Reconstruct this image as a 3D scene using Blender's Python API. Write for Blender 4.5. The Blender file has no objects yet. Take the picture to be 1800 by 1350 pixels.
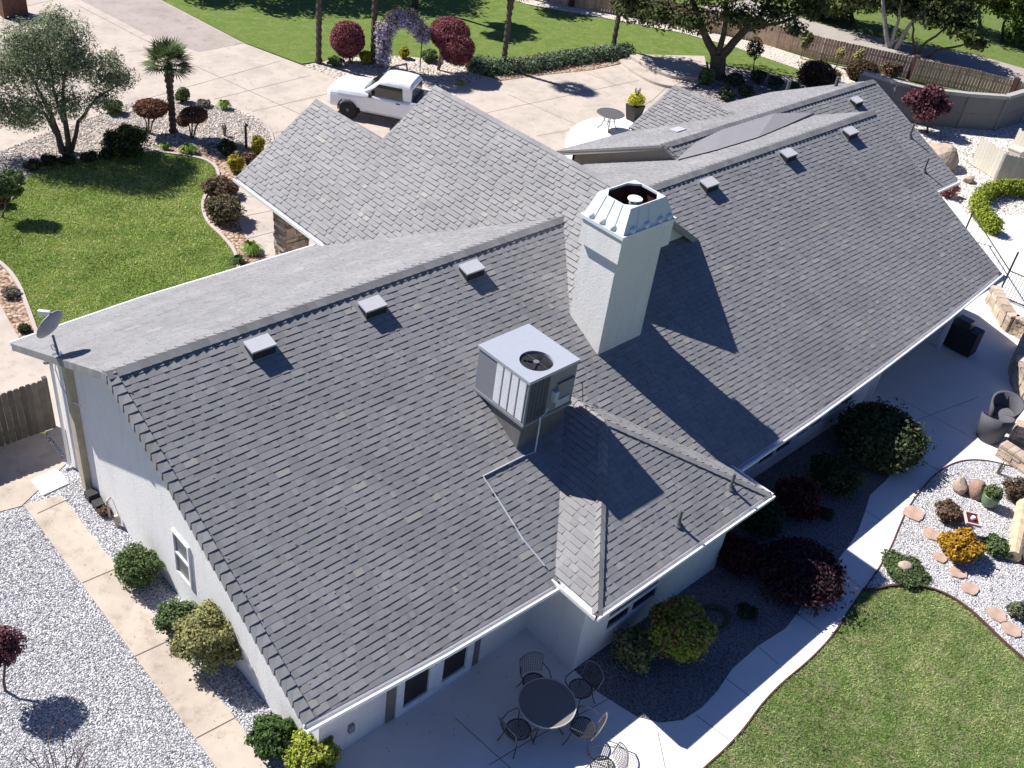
import bpy, math, random
import numpy as np
from mathutils import Vector, Matrix

# ------------------------------------------------------------------ camera
CAM = np.array([-5.636330, -14.774148, 17.448381]); YAW, PIT, ROL, F = -0.834014, 0.935014, 0.148009, 1803.22
def _rz(a): c, s = math.cos(a), math.sin(a); return np.array([[c, -s, 0], [s, c, 0], [0, 0, 1]])
def _rx(a): c, s = math.cos(a), math.sin(a); return np.array([[1, 0, 0], [0, c, -s], [0, s, c]])
ROT = _rz(YAW) @ _rx(PIT) @ _rz(ROL)
cd = bpy.data.cameras.new("camera"); cam = bpy.data.objects.new("camera", cd)
bpy.context.scene.collection.objects.link(cam); bpy.context.scene.camera = cam
mw = Matrix.Identity(4)
for i in range(3):
    for j in range(3): mw[i][j] = float(ROT[i, j])
    mw[i][3] = float(CAM[i])
cam.matrix_world = mw
cd.sensor_fit = 'HORIZONTAL'; cd.sensor_width = 36.0; cd.lens = 36.0 * F / 1800.0
cd.clip_start = 0.1; cd.clip_end = 2000.0

# ------------------------------------------------------------------ sky, sun, exposure
SUND = Vector((-0.377, 0.926, 1.055)).normalized()         # towards the sun
ELEV = math.asin(SUND.z); AZ = math.atan2(SUND.x, SUND.y)  # azimuth from +Y, clockwise
world = bpy.data.worlds.new("World"); bpy.context.scene.world = world; world.use_nodes = True
wn = world.node_tree; wn.nodes.clear()
wo = wn.nodes.new('ShaderNodeOutputWorld'); wb = wn.nodes.new('ShaderNodeBackground'); ws = wn.nodes.new('ShaderNodeTexSky')
ws.sky_type = 'NISHITA'; ws.sun_disc = False; ws.sun_elevation = ELEV; ws.sun_rotation = AZ
ws.air_density = 1.0; ws.dust_density = 0.4; ws.ozone_density = 3.0
wb.inputs['Strength'].default_value = 0.036
wt = wn.nodes.new('ShaderNodeMix'); wt.data_type = 'RGBA'; wt.blend_type = 'MULTIPLY'; wt.inputs[0].default_value = 1.0; wt.inputs[7].default_value = (.72, .90, 1.42, 1)
wn.links.new(ws.outputs[0], wt.inputs[6]); wn.links.new(wt.outputs[2], wb.inputs[0]); wn.links.new(wb.outputs[0], wo.inputs[0])
sl = bpy.data.lights.new("sun", 'SUN'); sl.energy = 4.7; sl.angle = math.radians(0.5); sl.color = (1.0, 0.955, 0.90)
so = bpy.data.objects.new("sun", sl); bpy.context.scene.collection.objects.link(so)
so.rotation_euler = SUND.to_track_quat('Z', 'Y').to_euler(); so.location = (0, 20, 40)
vs = bpy.context.scene.view_settings
vs.view_transform = 'Standard'; vs.look = 'None'; vs.exposure = 0.85; vs.gamma = 1.0
try: vs.use_curve_mapping = False
except Exception: pass
bpy.context.scene.cycles.max_bounces = 6
bpy.context.scene.cycles.transparent_max_bounces = 8

# ------------------------------------------------------------------ surveying helpers (photo pixel of the 1800x1350 plan -> place in the world)
def ray(px, py): return ROT @ np.array([(px - 900) / F, -(py - 675) / F, -1.0])
def PL(px, py, n, c):
    d = ray(px, py); n = np.array(n, float); t = (c - n @ CAM) / (n @ d); return CAM + t * d
def G(px, py, z=0.0): return PL(px, py, (0, 0, 1), z)
def G2(px, py): p = G(px, py); return (float(p[0]), float(p[1]))
PN, PF, HR = 0.538, 0.453, 5.941
def S(px, py): return PL(px, py, (0, -PN, 1), HR)
def FS(px, py): return PL(px, py, (0, PF, 1), HR)
def at(base, px, py, depth=0.0):
    """local point over `base` where the upright plane facing the drone through base meets the sight line"""
    n = np.array([base[0] - CAM[0], base[1] - CAM[1], 0.0]); n /= np.linalg.norm(n)
    p = PL(px, py, n, n @ np.array([base[0], base[1], 0.0])) + n * depth
    return (float(p[0] - base[0]), float(p[1] - base[1]), float(p[2]))

# ------------------------------------------------------------------ materials
def newmat(name):
    m = bpy.data.materials.new(name); m.use_nodes = True; nt = m.node_tree; nt.nodes.clear()
    o = nt.nodes.new('ShaderNodeOutputMaterial'); b = nt.nodes.new('ShaderNodeBsdfPrincipled')
    nt.links.new(b.outputs[0], o.inputs[0]); return m, nt, b, o
def N(nt, t, **k):
    n = nt.nodes.new(t)
    for a, v in k.items():
        if a in n.inputs: n.inputs[a].default_value = v
        else: setattr(n, a, v)
    return n
def math_(nt, op, a, b=None, c=None):
    n = nt.nodes.new('ShaderNodeMath'); n.operation = op
    for i, v in enumerate((a, b, c)):
        if v is None: continue
        if isinstance(v, (int, float)): n.inputs[i].default_value = v
        else: nt.links.new(v, n.inputs[i])
    return n.outputs[0]
def noise(nt, scale, detail=4, rough=.6, co=None, stretch=None):
    t = nt.nodes.new('ShaderNodeTexCoord'); src = t.outputs['Object']
    if stretch:
        mp = nt.nodes.new('ShaderNodeMapping'); mp.inputs['Scale'].default_value = stretch; nt.links.new(src, mp.inputs[0]); src = mp.outputs[0]
    n = nt.nodes.new('ShaderNodeTexNoise'); n.inputs['Scale'].default_value = scale; n.inputs['Detail'].default_value = detail; n.inputs['Roughness'].default_value = rough
    nt.links.new(src, n.inputs['Vector']); return n.outputs['Fac']
def mixc(nt, fac, a, b, mode='MIX'):
    n = nt.nodes.new('ShaderNodeMix'); n.data_type = 'RGBA'; n.blend_type = mode
    for s, v in ((n.inputs[0], fac), (n.inputs[6], a), (n.inputs[7], b)):
        if isinstance(v, (int, float)): s.default_value = v
        elif isinstance(v, (tuple, list)): s.default_value = (*v[:3], 1)
        else: nt.links.new(v, s)
    return n.outputs[2]
def ramp(nt, fac, stops):
    r = nt.nodes.new('ShaderNodeValToRGB'); e = r.color_ramp.elements
    while len(e) < len(stops): e.new(.5)
    for x, (p, c) in zip(e, stops): x.position = p; x.color = (*(c if isinstance(c, tuple) else (c, c, c)), 1)
    nt.links.new(fac, r.inputs[0]); return r.outputs[0]
def bump(nt, b, h, strength, dist=0.02):
    n = nt.nodes.new('ShaderNodeBump'); n.inputs['Strength'].default_value = strength; n.inputs['Distance'].default_value = dist
    nt.links.new(h, n.inputs['Height']); nt.links.new(n.outputs[0], b.inputs['Normal'])
MATS = {}
def mat(name, col, rough=.8, tone=0.0, var=0.12, vs_=6.0, bs=0, bst=.3, bd=.01, metal=0.0, spec=.3, transl=0.0, hue=None, coat=0.0):
    if name in MATS: return MATS[name]
    m, nt, b, o = newmat(name); c = col
    nz = noise(nt, vs_, 5)
    k = ramp(nt, nz, [(.25, 1 - var), (.75, 1 + var)])
    c = mixc(nt, 1.0, (*col,), k, 'MULTIPLY')
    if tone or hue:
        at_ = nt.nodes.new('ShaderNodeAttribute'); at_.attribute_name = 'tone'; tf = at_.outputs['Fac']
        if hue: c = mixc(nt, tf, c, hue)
        else:
            tt = ramp(nt, tf, [(0, 1 - tone), (1, 1 + tone)]); c = mixc(nt, 1.0, c, tt, 'MULTIPLY')
    nt.links.new(c, b.inputs['Base Color']); b.inputs['Roughness'].default_value = rough; b.inputs['Metallic'].default_value = metal
    b.inputs['Specular IOR Level'].default_value = spec
    if coat: b.inputs['Coat Weight'].default_value = coat; b.inputs['Coat Roughness'].default_value = .08
    if bs: bump(nt, b, noise(nt, bs, 4), bst, bd)
    if transl:
        t = nt.nodes.new('ShaderNodeBsdfTranslucent'); nt.links.new(c, t.inputs[0]); mx = nt.nodes.new('ShaderNodeMixShader'); mx.inputs[0].default_value = transl
        nt.links.new(b.outputs[0], mx.inputs[1]); nt.links.new(t.outputs[0], mx.inputs[2]); nt.links.new(mx.outputs[0], o.inputs[0])
    MATS[name] = m; return m
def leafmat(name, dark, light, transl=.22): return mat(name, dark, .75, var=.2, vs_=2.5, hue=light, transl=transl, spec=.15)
def shingle_mat():
    m, nt, b, o = newmat('asphalt_shingle')
    a = nt.nodes.new('ShaderNodeAttribute'); a.attribute_name = 'tone'
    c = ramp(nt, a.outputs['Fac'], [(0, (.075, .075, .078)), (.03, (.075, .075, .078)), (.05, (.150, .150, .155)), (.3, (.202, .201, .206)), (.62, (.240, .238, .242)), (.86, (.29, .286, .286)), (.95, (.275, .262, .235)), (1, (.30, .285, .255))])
    g = ramp(nt, noise(nt, 90, 3, .8), [(.3, .72), (.7, 1.28)]); c = mixc(nt, 1, c, g, 'MULTIPLY')
    w = ramp(nt, noise(nt, .55, 5, .6), [(.3, .92), (.7, 1.10)]); c = mixc(nt, 1, c, w, 'MULTIPLY')
    c = mixc(nt, 1, c, ramp(nt, noise(nt, 2.2, 5, .7, stretch=(1, .22, .22)), [(.3, .92), (.55, 1.0), (.75, 1.09)]), 'MULTIPLY')
    st = ramp(nt, noise(nt, 1.6, 6, .7, stretch=(1, 1, 1)), [(.62, (1, 1, 1)), (.8, (1.12, 1.08, 1.0))]); c = mixc(nt, 1, c, st, 'MULTIPLY')
    nt.links.new(c, b.inputs['Base Color']); b.inputs['Roughness'].default_value = .78; b.inputs['Specular IOR Level'].default_value = .45
    bump(nt, b, noise(nt, 130, 2), .5, .004); MATS['shingle'] = m; return m
def concrete(name, col, stain=.12, blot=.5):
    m, nt, b, o = newmat(name)
    c = mixc(nt, 1, col, ramp(nt, noise(nt, .7, 6, .65), [(.3, 1 - stain), (.55, 1.0), (.75, 1.04)]), 'MULTIPLY')
    c = mixc(nt, 1, c, ramp(nt, noise(nt, 60, 3, .7), [(.3, .93), (.7, 1.06)]), 'MULTIPLY')
    c = mixc(nt, 1, c, ramp(nt, noise(nt, 2.3, 8, .75), [(.3, (1 - stain * blot * 1.6, 1 - stain * blot * 1.8, 1 - stain * blot * 2.0)), (.48, (1, 1, 1))]), 'MULTIPLY')
    nt.links.new(c, b.inputs['Base Color']); b.inputs['Roughness'].default_value = .9; b.inputs['Specular IOR Level'].default_value = .25
    bump(nt, b, noise(nt, 80, 3), .25, .004); MATS[name] = m; return m
def pebbles(name, cols, scale, bst=1.0, dark=.35):
    m, nt, b, o = newmat(name)
    t = nt.nodes.new('ShaderNodeTexCoord')
    v = nt.nodes.new('ShaderNodeTexVoronoi'); v.inputs['Scale'].default_value = scale; v.voronoi_dimensions = '2D'; nt.links.new(t.outputs['Object'], v.inputs['Vector'])
    sx = nt.nodes.new('ShaderNodeSeparateColor'); nt.links.new(v.outputs['Color'], sx.inputs[0])
    c = ramp(nt, sx.outputs[0], [(i / (len(cols) - 1), cc) for i, cc in enumerate(cols)])
    e = ramp(nt, v.outputs['Distance'], [(.0, 1.0), (.5, .97), (.72, dark)])
    c = mixc(nt, 1, c, e, 'MULTIPLY')
    c = mixc(nt, 1, c, ramp(nt, noise(nt, .8, 4), [(.3, .9), (.7, 1.08)]), 'MULTIPLY')
    nt.links.new(c, b.inputs['Base Color']); b.inputs['Roughness'].default_value = .9; b.inputs['Specular IOR Level'].default_value = .2
    bump(nt, b, ramp(nt, v.outputs['Distance'], [(0, .9), (.35, .75), (.7, 0.0)]), bst, .03); MATS[name] = m; return m
def lawnmat(name, c1, c2, c3, dry=.62):
    m, nt, b, o = newmat(name)
    c = mixc(nt, ramp(nt, noise(nt, 1.3, 6, .7), [(.35, 0.0), (.65, 1.0)]), c1, c2)
    c = mixc(nt, ramp(nt, noise(nt, 2.2, 8, .75), [(dry - .12, 0.0), (dry + .08, 1.0)]), c, c3)
    c = mixc(nt, 1, c, ramp(nt, noise(nt, 22, 6, .8), [(.3, .62), (.7, 1.4)]), 'MULTIPLY')
    nt.links.new(c, b.inputs['Base Color']); b.inputs['Roughness'].default_value = .95; b.inputs['Specular IOR Level'].default_value = .1
    bump(nt, b, noise(nt, 30, 6, .8), .8, .05); MATS[name] = m; return m
def stucco(name, col):
    m, nt, b, o = newmat(name)
    c = mixc(nt, 1, col, ramp(nt, noise(nt, 30, 4, .8), [(.3, .90), (.7, 1.05)]), 'MULTIPLY')
    c = mixc(nt, 1, c, ramp(nt, noise(nt, 3.5, 5, .7, stretch=(1, 1, .15)), [(.3, (.90, .89, .87)), (.5, (1, 1, 1))]), 'MULTIPLY')
    nt.links.new(c, b.inputs['Base Color']); b.inputs['Roughness'].default_value = .92; b.inputs['Specular IOR Level'].default_value = .2
    bump(nt, b, noise(nt, 24, 5, .7), .55, .02); MATS[name] = m; return m

SH = shingle_mat()
CONC = concrete('warm_concrete', (.47, .41, .355), .2, .7)
CONC2 = concrete('weathered_concrete', (.36, .315, .285), .2, .8)
CONCW = concrete('pale_concrete', (.74, .72, .69), .07, .4)
CONCS = concrete('side_path_concrete', (.475, .41, .345), .24, .8)
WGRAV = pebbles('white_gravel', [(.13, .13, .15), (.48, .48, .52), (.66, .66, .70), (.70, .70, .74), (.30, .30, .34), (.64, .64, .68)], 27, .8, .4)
RGRAV = pebbles('river_rock', [(.20, .17, .15), (.50, .43, .37), (.34, .31, .30), (.62, .56, .50), (.42, .37, .33), (.55, .50, .46)], 9, 1.0, .3)
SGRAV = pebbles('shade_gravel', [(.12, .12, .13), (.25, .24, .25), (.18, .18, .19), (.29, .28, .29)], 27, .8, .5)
MULCH = pebbles('bark_mulch', [(.20, .12, .08), (.42, .29, .20), (.30, .20, .14), (.52, .40, .30), (.36, .25, .18)], 9, 1.0, .35)
LAWN1 = lawnmat('front_lawn', (.10, .17, .032), (.150, .205, .050), (.22, .23, .10))
LAWN2 = lawnmat('back_lawn', (.100, .150, .040), (.165, .195, .070), (.28, .25, .15), .58)
LAWN3 = lawnmat('wild_grass', (.10, .155, .035), (.15, .195, .06), (.14, .15, .05))
STW = stucco('white_stucco', (.76, .755, .73)); STB = stucco('beige_stucco', (.36, .33, .29))
WHITE = mat('white_trim', (.78, .78, .79), .45, var=.03)
JOINT = mat('joint_dark', (.10, .085, .07), .95, var=.1)  # dark brown of the slab joints and door seams
WOOD = mat('fence_wood', (.47, .33, .25), .85, tone=.25, var=.2, vs_=5, bs=30, bst=.3)
WOODG = mat('grey_fence_wood', (.10, .088, .075), .85, tone=.25, var=.2, vs_=5, bs=30, bst=.3)
DARKW = mat('dark_post', (.07, .035, .03), .7, var=.2)
BARK = mat('bark', (.085, .068, .055), .9, var=.35, vs_=9, bs=20, bst=.9, bd=.03)
BARKP = mat('pale_bark', (.36, .33, .31), .9, var=.35, vs_=6, bs=20, bst=.6, bd=.02)
TWIG = mat('twig', (.13, .095, .07), .9, var=.3)
BLACK = mat('black_metal', (.018, .018, .02), .45, var=.1, spec=.5)
IRON = mat('wrought_iron', (.035, .032, .032), .5, var=.2, spec=.5)
GLASS = mat('window_glass', (.02, .024, .03), .06, var=.05, spec=.8)
STEEL = mat('galvanised', (.42, .43, .45), .45, var=.08, metal=.5)
def Crgb(*a): return a

# ------------------------------------------------------------------ mesh collecting
COL = bpy.context.scene.collection
def norm(v): v = np.array(v, float); return v / (np.linalg.norm(v) + 1e-12)
class MB:
    def __init__(s): s.v = []; s.f = []; s.t = []; s.m = []; s.cur = .5; s.mi = 0
    def face(s, idx): s.f.append(tuple(idx)); s.t.append(s.cur); s.m.append(s.mi)
    def add(s, vs): n = len(s.v); s.v.extend([tuple(map(float, p)) for p in vs]); return n
    def quad(s, *p): n = s.add(p); s.face(range(n, n + len(p)))
    def hexa(s, p):                       # 8 points: bottom ring 0-3, top ring 4-7 (both counter-clockwise from above)
        n = s.add(p)
        for q in ((3, 2, 1, 0), (4, 5, 6, 7), (0, 1, 5, 4), (1, 2, 6, 5), (2, 3, 7, 6), (3, 0, 4, 7)): s.face([n + i for i in q])
    def box(s, x0, x1, y0, y1, z0, z1, M=None, bev=0):
        p = [(x0, y0, z0), (x1, y0, z0), (x1, y1, z0), (x0, y1, z0), (x0, y0, z1), (x1, y0, z1), (x1, y1, z1), (x0, y1, z1)]
        if M is not None: p = [tuple(M @ Vector(q)) for q in p]
        s.hexa(p)
    def bar(s, a, b, w, h, up=(0, 0, 1)):
        a, b = np.array(a, float), np.array(b, float); d = norm(b - a); u = np.array(up, float)
        if abs(d @ norm(u)) > .98: u = np.array([1., 0, 0])
        r = norm(np.cross(d, u)) * w / 2; u = norm(np.cross(r, d)) * h / 2
        s.hexa([a - r - u, a + r - u, b + r - u, b - r - u, a - r + u, a + r + u, b + r + u, b - r + u])
    def prism(s, poly, z0, z1, top=None):
        n = len(poly); ar = sum(poly[i][0] * poly[(i + 1) % n][1] - poly[(i + 1) % n][0] * poly[i][1] for i in range(n))
        if ar < 0: poly = poly[::-1]
        a = s.add([(x, y, z0) for x, y in poly]); b = s.add([(x, y, z1) for x, y in poly])
        s.face(range(b, b + n)); s.face(range(a + n - 1, a - 1, -1))
        for i in range(n): j = (i + 1) % n; s.face((a + i, a + j, b + j, b + i))
    def tube(s, pts, rad, n=6, cap=True):
        pts = [np.array(p, float) for p in pts]
        if isinstance(rad, (int, float)): rad = [rad] * len(pts)
        rings = []; pu = None
        for i, p in enumerate(pts):
            d = norm((pts[min(i + 1, len(pts) - 1)] - pts[max(i - 1, 0)]))
            if pu is None: pu = norm(np.cross(d, (0, 0, 1) if abs(d[2]) < .9 else (1, 0, 0)))
            pu = norm(pu - d * (pu @ d)); w = np.cross(d, pu)
            rings.append(s.add([p + rad[i] * (math.cos(2 * math.pi * k / n) * pu + math.sin(2 * math.pi * k / n) * w) for k in range(n)]))
        for a, b in zip(rings, rings[1:]):
            for k in range(n): j = (k + 1) % n; s.face((a + k, a + j, b + j, b + k))
        if cap: s.face([rings[0] + k for k in range(n - 1, -1, -1)]); s.face([rings[-1] + k for k in range(n)])
    def lathe(s, prof, n=20, c=(0, 0, 0), M=None):
        rings = []
        for r, z in prof:
            ps = [(c[0] + r * math.cos(2 * math.pi * k / n), c[1] + r * math.sin(2 * math.pi * k / n), c[2] + z) for k in range(n)]
            if M is not None: ps = [tuple(M @ Vector(q)) for q in ps]
            rings.append(s.add(ps))
        for a, b in zip(rings, rings[1:]):
            for k in range(n): j = (k + 1) % n; s.face((a + k, a + j, b + j, b + k))
        s.face([rings[0] + k for k in range(n - 1, -1, -1)]); s.face([rings[-1] + k for k in range(n)])
    def rock(s, c, r, seed=0, sub=2, flat=.8):
        rg = random.Random(seed); import bmesh
        bm = bmesh.new(); bmesh.ops.create_icosphere(bm, subdivisions=sub, radius=1.0)
        ks = [(norm([rg.gauss(0, 1) for _ in range(3)]), rg.uniform(-.28, .22)) for _ in range(9)]
        pl = [(norm([rg.gauss(0, 1) for _ in range(3)]), rg.uniform(.68, .92)) for _ in range(7)]
        n = len(s.v)
        for v in bm.verts:
            p = np.array(v.co); q = 1 + sum(a * max(0, k @ p) ** 2 for k, a in ks)
            p = p * q
            for k, a in pl:
                e = k @ p - a
                if e > 0: p = p - k * e * .85
            s.v.append((c[0] + p[0] * r[0], c[1] + p[1] * r[1], c[2] + p[2] * r[2]))
        for f in bm.faces: s.face([n + v.index for v in f.verts])
        bm.free()
    def build(s, name, mats, parent=None, smooth=False):
        me = bpy.data.meshes.new(name); me.from_pydata(s.v, [], s.f)
        a = me.attributes.new('tone', 'FLOAT', 'FACE'); a.data.foreach_set('value', np.array(s.t, 'f'))
        for m in (mats if isinstance(mats, (list, tuple)) else [mats]): me.materials.append(m)
        me.polygons.foreach_set('material_index', np.array(s.m, 'i'))
        if smooth: me.polygons.foreach_set('use_smooth', np.ones(len(s.f), bool))
        me.update(); o = bpy.data.objects.new(name, me); COL.objects.link(o)
        if parent: o.parent = parent
        return o
def npmesh(name, V, nper, mats, tone=None, parent=None):
    """V: (n, nper, 3) loose polygons"""
    n = len(V); me = bpy.data.meshes.new(name); me.vertices.add(n * nper); me.vertices.foreach_set('co', V.reshape(-1).astype('f'))
    me.loops.add(n * nper); me.loops.foreach_set('vertex_index', np.arange(n * nper, dtype='i'))
    me.polygons.add(n); me.polygons.foreach_set('loop_start', np.arange(0, n * nper, nper, dtype='i'))
    me.polygons.foreach_set('loop_total', np.full(n, nper, 'i'))
    me.update(calc_edges=True)
    a = me.attributes.new('tone', 'FLOAT', 'FACE'); a.data.foreach_set('value', (tone if tone is not None else np.full(n, .5)).astype('f'))
    me.materials.append(mats); o = bpy.data.objects.new(name, me); COL.objects.link(o)
    if parent: o.parent = parent
    return o
def tag(o, label=None, cat=None, group=None, kind=None):
    if label: o['label'] = label
    if cat: o['category'] = cat
    if group: o['group'] = group
    if kind: o['kind'] = kind
    return o
def thing(name, label, cat, loc=(0, 0, 0), rz=0.0, group=None):
    o = bpy.data.objects.new(name, None); o.empty_display_size = .2; COL.objects.link(o)
    o.location = loc; o.rotation_euler = (0, 0, rz); return tag(o, label, cat, group)
def dup(root, loc, rz, label):
    r = root.copy(); COL.objects.link(r); r.location = loc; r.rotation_euler = (0, 0, rz); r['label'] = label
    for ch in list(root.children):
        c = ch.copy(); COL.objects.link(c); c.parent = r
        for g in list(ch.children): d = g.copy(); COL.objects.link(d); d.parent = c
    return r

# ================================================================== THE GROUND
def sheet(name, pix, mats, z0, z1, world=None, joints=(), jz=.003, jw=.025):
    mb = MB(); poly = world if world else [G2(*p) for p in pix]
    mb.prism(poly, z0, z1); mb.mi = 1
    for a, b in joints:
        a, b = G2(*a), G2(*b); d = norm((b[0] - a[0], b[1] - a[1])); r = (-d[1] * jw / 2, d[0] * jw / 2)
        z = z1 + jz
        mb.quad((a[0] - r[0], a[1] - r[1], z), (b[0] - r[0], b[1] - r[1], z), (b[0] + r[0], b[1] + r[1], z), (a[0] + r[0], a[1] + r[1], z))
    o = mb.build(name, [mats, JOINT] if joints else mats); return tag(o, kind='structure')
def smooth_pix(p, it=2, closed=False):
    p = [tuple(map(float, q)) for q in p]
    for _ in range(it):
        q = [p[0]]
        for a, b in zip(p, p[1:]): q += [(.75 * a[0] + .25 * b[0], .75 * a[1] + .25 * b[1]), (.25 * a[0] + .75 * b[0], .25 * a[1] + .75 * b[1])]
        p = q + [p[-1]]
    return p
mb = MB(); mb.quad((-400, -300, -.012), (700, -300, -.012), (700, 800, -.012), (-400, 800, -.012)); tag(mb.build('ground', LAWN3), kind='structure')
# driveway, forecourt and front paths
dj = [((250, 63), (333, 50)), ((225, 92), (420, 70)), ((307, 160), (493, 108)), ((215, 187), (307, 160)), ((377, 175), (547, 133)), ((443, 197), (600, 160)), ((470, 238), (600, 205)),
      ((137, 10), (333, 112)), ((333, 112), (535, 205)), ((40, 13), (140, -10)), ((0, 33), (40, 30)), ((860, 198), (1123, 142)), ((943, 240), (1010, 228)), ((893, 167), (985, 207)), ((985, 207), (1010, 218)),
      ((967, 143), (1000, 160)), ((1033, 130), (1090, 152)), ((1147, 177), (1170, 155)), ((1100, 205), (1147, 177)), ((790, 215), (860, 198)), ((412, 345), (470, 349)), ((418, 383), (480, 371)), ((430, 422), (490, 406)), ((700, 330), (800, 300))]
sheet('driveway', None, CONC, -.01, .02, world=[G2(-600, 420), G2(-600, -160), G2(20, -160), G2(282, 0), G2(430, 77), G2(532, 116), G2(640, 118), G2(800, 120), G2(880, 142), G2(960, 132), G2(1040, 124), G2(1098, 112), G2(1150, 118), G2(1235, 108), G2(1250, 190), (24, 7), (14, 3), (2, 5), G2(470, 470), (5, 4.9), (.7, 5.0), (.7, 6.5), (-4, 6.5)], joints=dj)
sheet('old_driveway_slab', [(140, 0), (20, -160), (240, -80), (282, 2), (428, 77), (350, 92), (325, 84), (255, 60)], CONC2, .01, .026)
sheet('round_pad', smooth_pix([(1000, 300), (993, 262), (994, 240), (1008, 222), (1035, 209), (1065, 206), (1095, 208), (1125, 205), (1180, 225), (1180, 300)]), CONCW, .015, .035)
# two curved steps and the upper terrace
for k, (y, zz) in enumerate(((0, .15), (1, .30))):
    lo = [(1088, 110), (1100, 121), (1120, 135), (1145, 148), (1172, 156), (1215, 158)] if k == 0 else [(1105, 108), (1120, 117), (1140, 129), (1165, 139), (1185, 145), (1225, 146)]
    up = [(1240, 130), (1236, 108), (1140, 106), (1110, 103)] if k else [(1240, 140), (1230, 107), (1110, 104)]
    sheet('step', smooth_pix(lo) + up, CONC, .021 + k * .12, zz)
# lawns
FL = smooth_pix([(-60, 372), (0, 366), (30, 345), (38, 322), (62, 302), (130, 283), (200, 270), (270, 268), (340, 277), (372, 287), (386, 305), (378, 325), (360, 345), (355, 365), (364, 393), (392, 418), (414, 444), (418, 470), (400, 560)])
sheet('front_lawn', FL + [(300, 640), (70, 620)] + smooth_pix([(64, 585), (46, 535), (32, 498), (4, 464), (-60, 430)]), LAWN1, -.01, .045)
sheet('far_lawn', [(20, -160), (282, 0), (430, 76), (530, 113), (600, 104), (700, 101), (830, 108), (905, 106), (1000, 93), (1060, 84), (1112, 92), (1145, 107), (1240, 110), (1300, 120), (1402, 137), (1422, 130), (1290, 84), (1200, 60), (1060, 33), (925, 9), (860, -12), (700, -60), (300, -200)], LAWN1, -.01, .03)
WALKR = [(1660, 790), (1593, 897), (1577, 933), (1567, 960), (1543, 1003), (1517, 1037), (1490, 1077), (1467, 1113), (1447, 1137), (1417, 1167), (1380, 1197), (1353, 1223), (1330, 1250), (1307, 1283), (1273, 1320), (1235, 1353), (1190, 1400)]
LARC = [(1517, 1040), (1533, 1040), (1560, 1033), (1590, 1032), (1623, 1034), (1660, 1047), (1693, 1067), (1727, 1097), (1760, 1130), (1800, 1165), (1900, 1250)]
sheet('back_lawn', smooth_pix(WALKR[5:]) [::-1] + smooth_pix(LARC) + [(1950, 1600), (1150, 1600)], LAWN2, -.01, .04)
# gravel beds
sheet('side_gravel', None, WGRAV, -.01, .012, world=[(-14, 8), (.9, 6.1), (.9, -5.8), (.3, -7.4), (-1, -30), (-14, -30)])
sheet('driveway_bed', smooth_pix([(-60, 280), (0, 268), (75, 237), (150, 212), (215, 186), (255, 173), (300, 172), (350, 180), (405, 190), (445, 202), (472, 224), (482, 246), (478, 270), (460, 300)]) + [(440, 330), (395, 300), (330, 280), (250, 272), (130, 287), (62, 306), (38, 330), (-60, 380)], RGRAV, .0, .03)
sheet('bark_bed', smooth_pix([(250, 262), (330, 255), (400, 250), (470, 265), (462, 300), (440, 315), (412, 335), (408, 352), (412, 375), (424, 402), (434, 425), (448, 440), (475, 465), (470, 520)]) + [(400, 520), (418, 470), (412, 444), (390, 418), (362, 393), (354, 365), (358, 343), (378, 322), (384, 305), (370, 288), (340, 279), (270, 270)], MULCH, .01, .038)
sheet('left_bark_strip', [(-60, 425), (0, 461), (32, 495), (46, 532), (66, 590), (55, 600), (36, 600), (0, 535), (-60, 470)], MULCH, .0, .035)
sheet('arbour_bed', smooth_pix([(532, 116), (575, 132), (625, 155), (700, 165), (780, 158), (800, 152), (830, 148), (850, 138), (832, 112)]) + [(700, 99), (600, 103)], pebbles('tan_gravel', [(.34, .29, .25), (.62, .55, .47), (.50, .43, .37), (.68, .61, .54)], 9, 1.0, .3), .01, .034)
sheet('hedge_bed', [(832, 108), (905, 104), (1000, 91), (1060, 82), (1112, 92), (1104, 109), (1040, 124), (960, 132), (880, 143)], MULCH, .01, .036)
sheet('fence_side_gravel', [(860, -14), (925, 8), (1060, 32), (1200, 59), (1290, 83), (1422, 129), (1500, 150), (1600, 142), (1440, 110), (1310, 68), (1150, 34), (1000, 5), (930, -20)], pebbles('pale_path_gravel', [(.50, .45, .38), (.66, .60, .52), (.58, .52, .45)], 12, .8, .5), .0, .035)
sheet('oak_bed', [(1235, 111), (1300, 121), (1402, 138), (1500, 146), (1545, 150), (1500, 260), (1200, 240), (1180, 160)], pebbles('dim_gravel', [(.16, .15, .15), (.36, .33, .31), (.26, .24, .23), (.45, .42, .40)], 9, 1.0, .35), .0, .033)
sheet('yard_gravel', [(1500, 140), (1600, 200), (1680, 208), (1830, 195), (2000, 250), (1950, 400), (1760, 500), (1700, 400), (1600, 340), (1500, 250)], pebbles('cream_gravel', [(.42, .38, .33), (.66, .61, .55), (.74, .70, .64), (.55, .50, .45)], 9, 1.0, .35), -.005, .015)
sheet('rock_garden', smooth_pix([(1517, 1040), (1543, 1003), (1567, 960), (1577, 933), (1593, 897), (1622, 858), (1650, 830), (1682, 814), (1720, 811), (1762, 819), (1800, 832), (1900, 860)]) + [(1950, 1250), (1900, 1250), (1800, 1166), (1760, 1131), (1727, 1098), (1693, 1068), (1660, 1048), (1623, 1035), (1590, 1033), (1560, 1034), (1533, 1041)], WGRAV, .06, .075)
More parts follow.
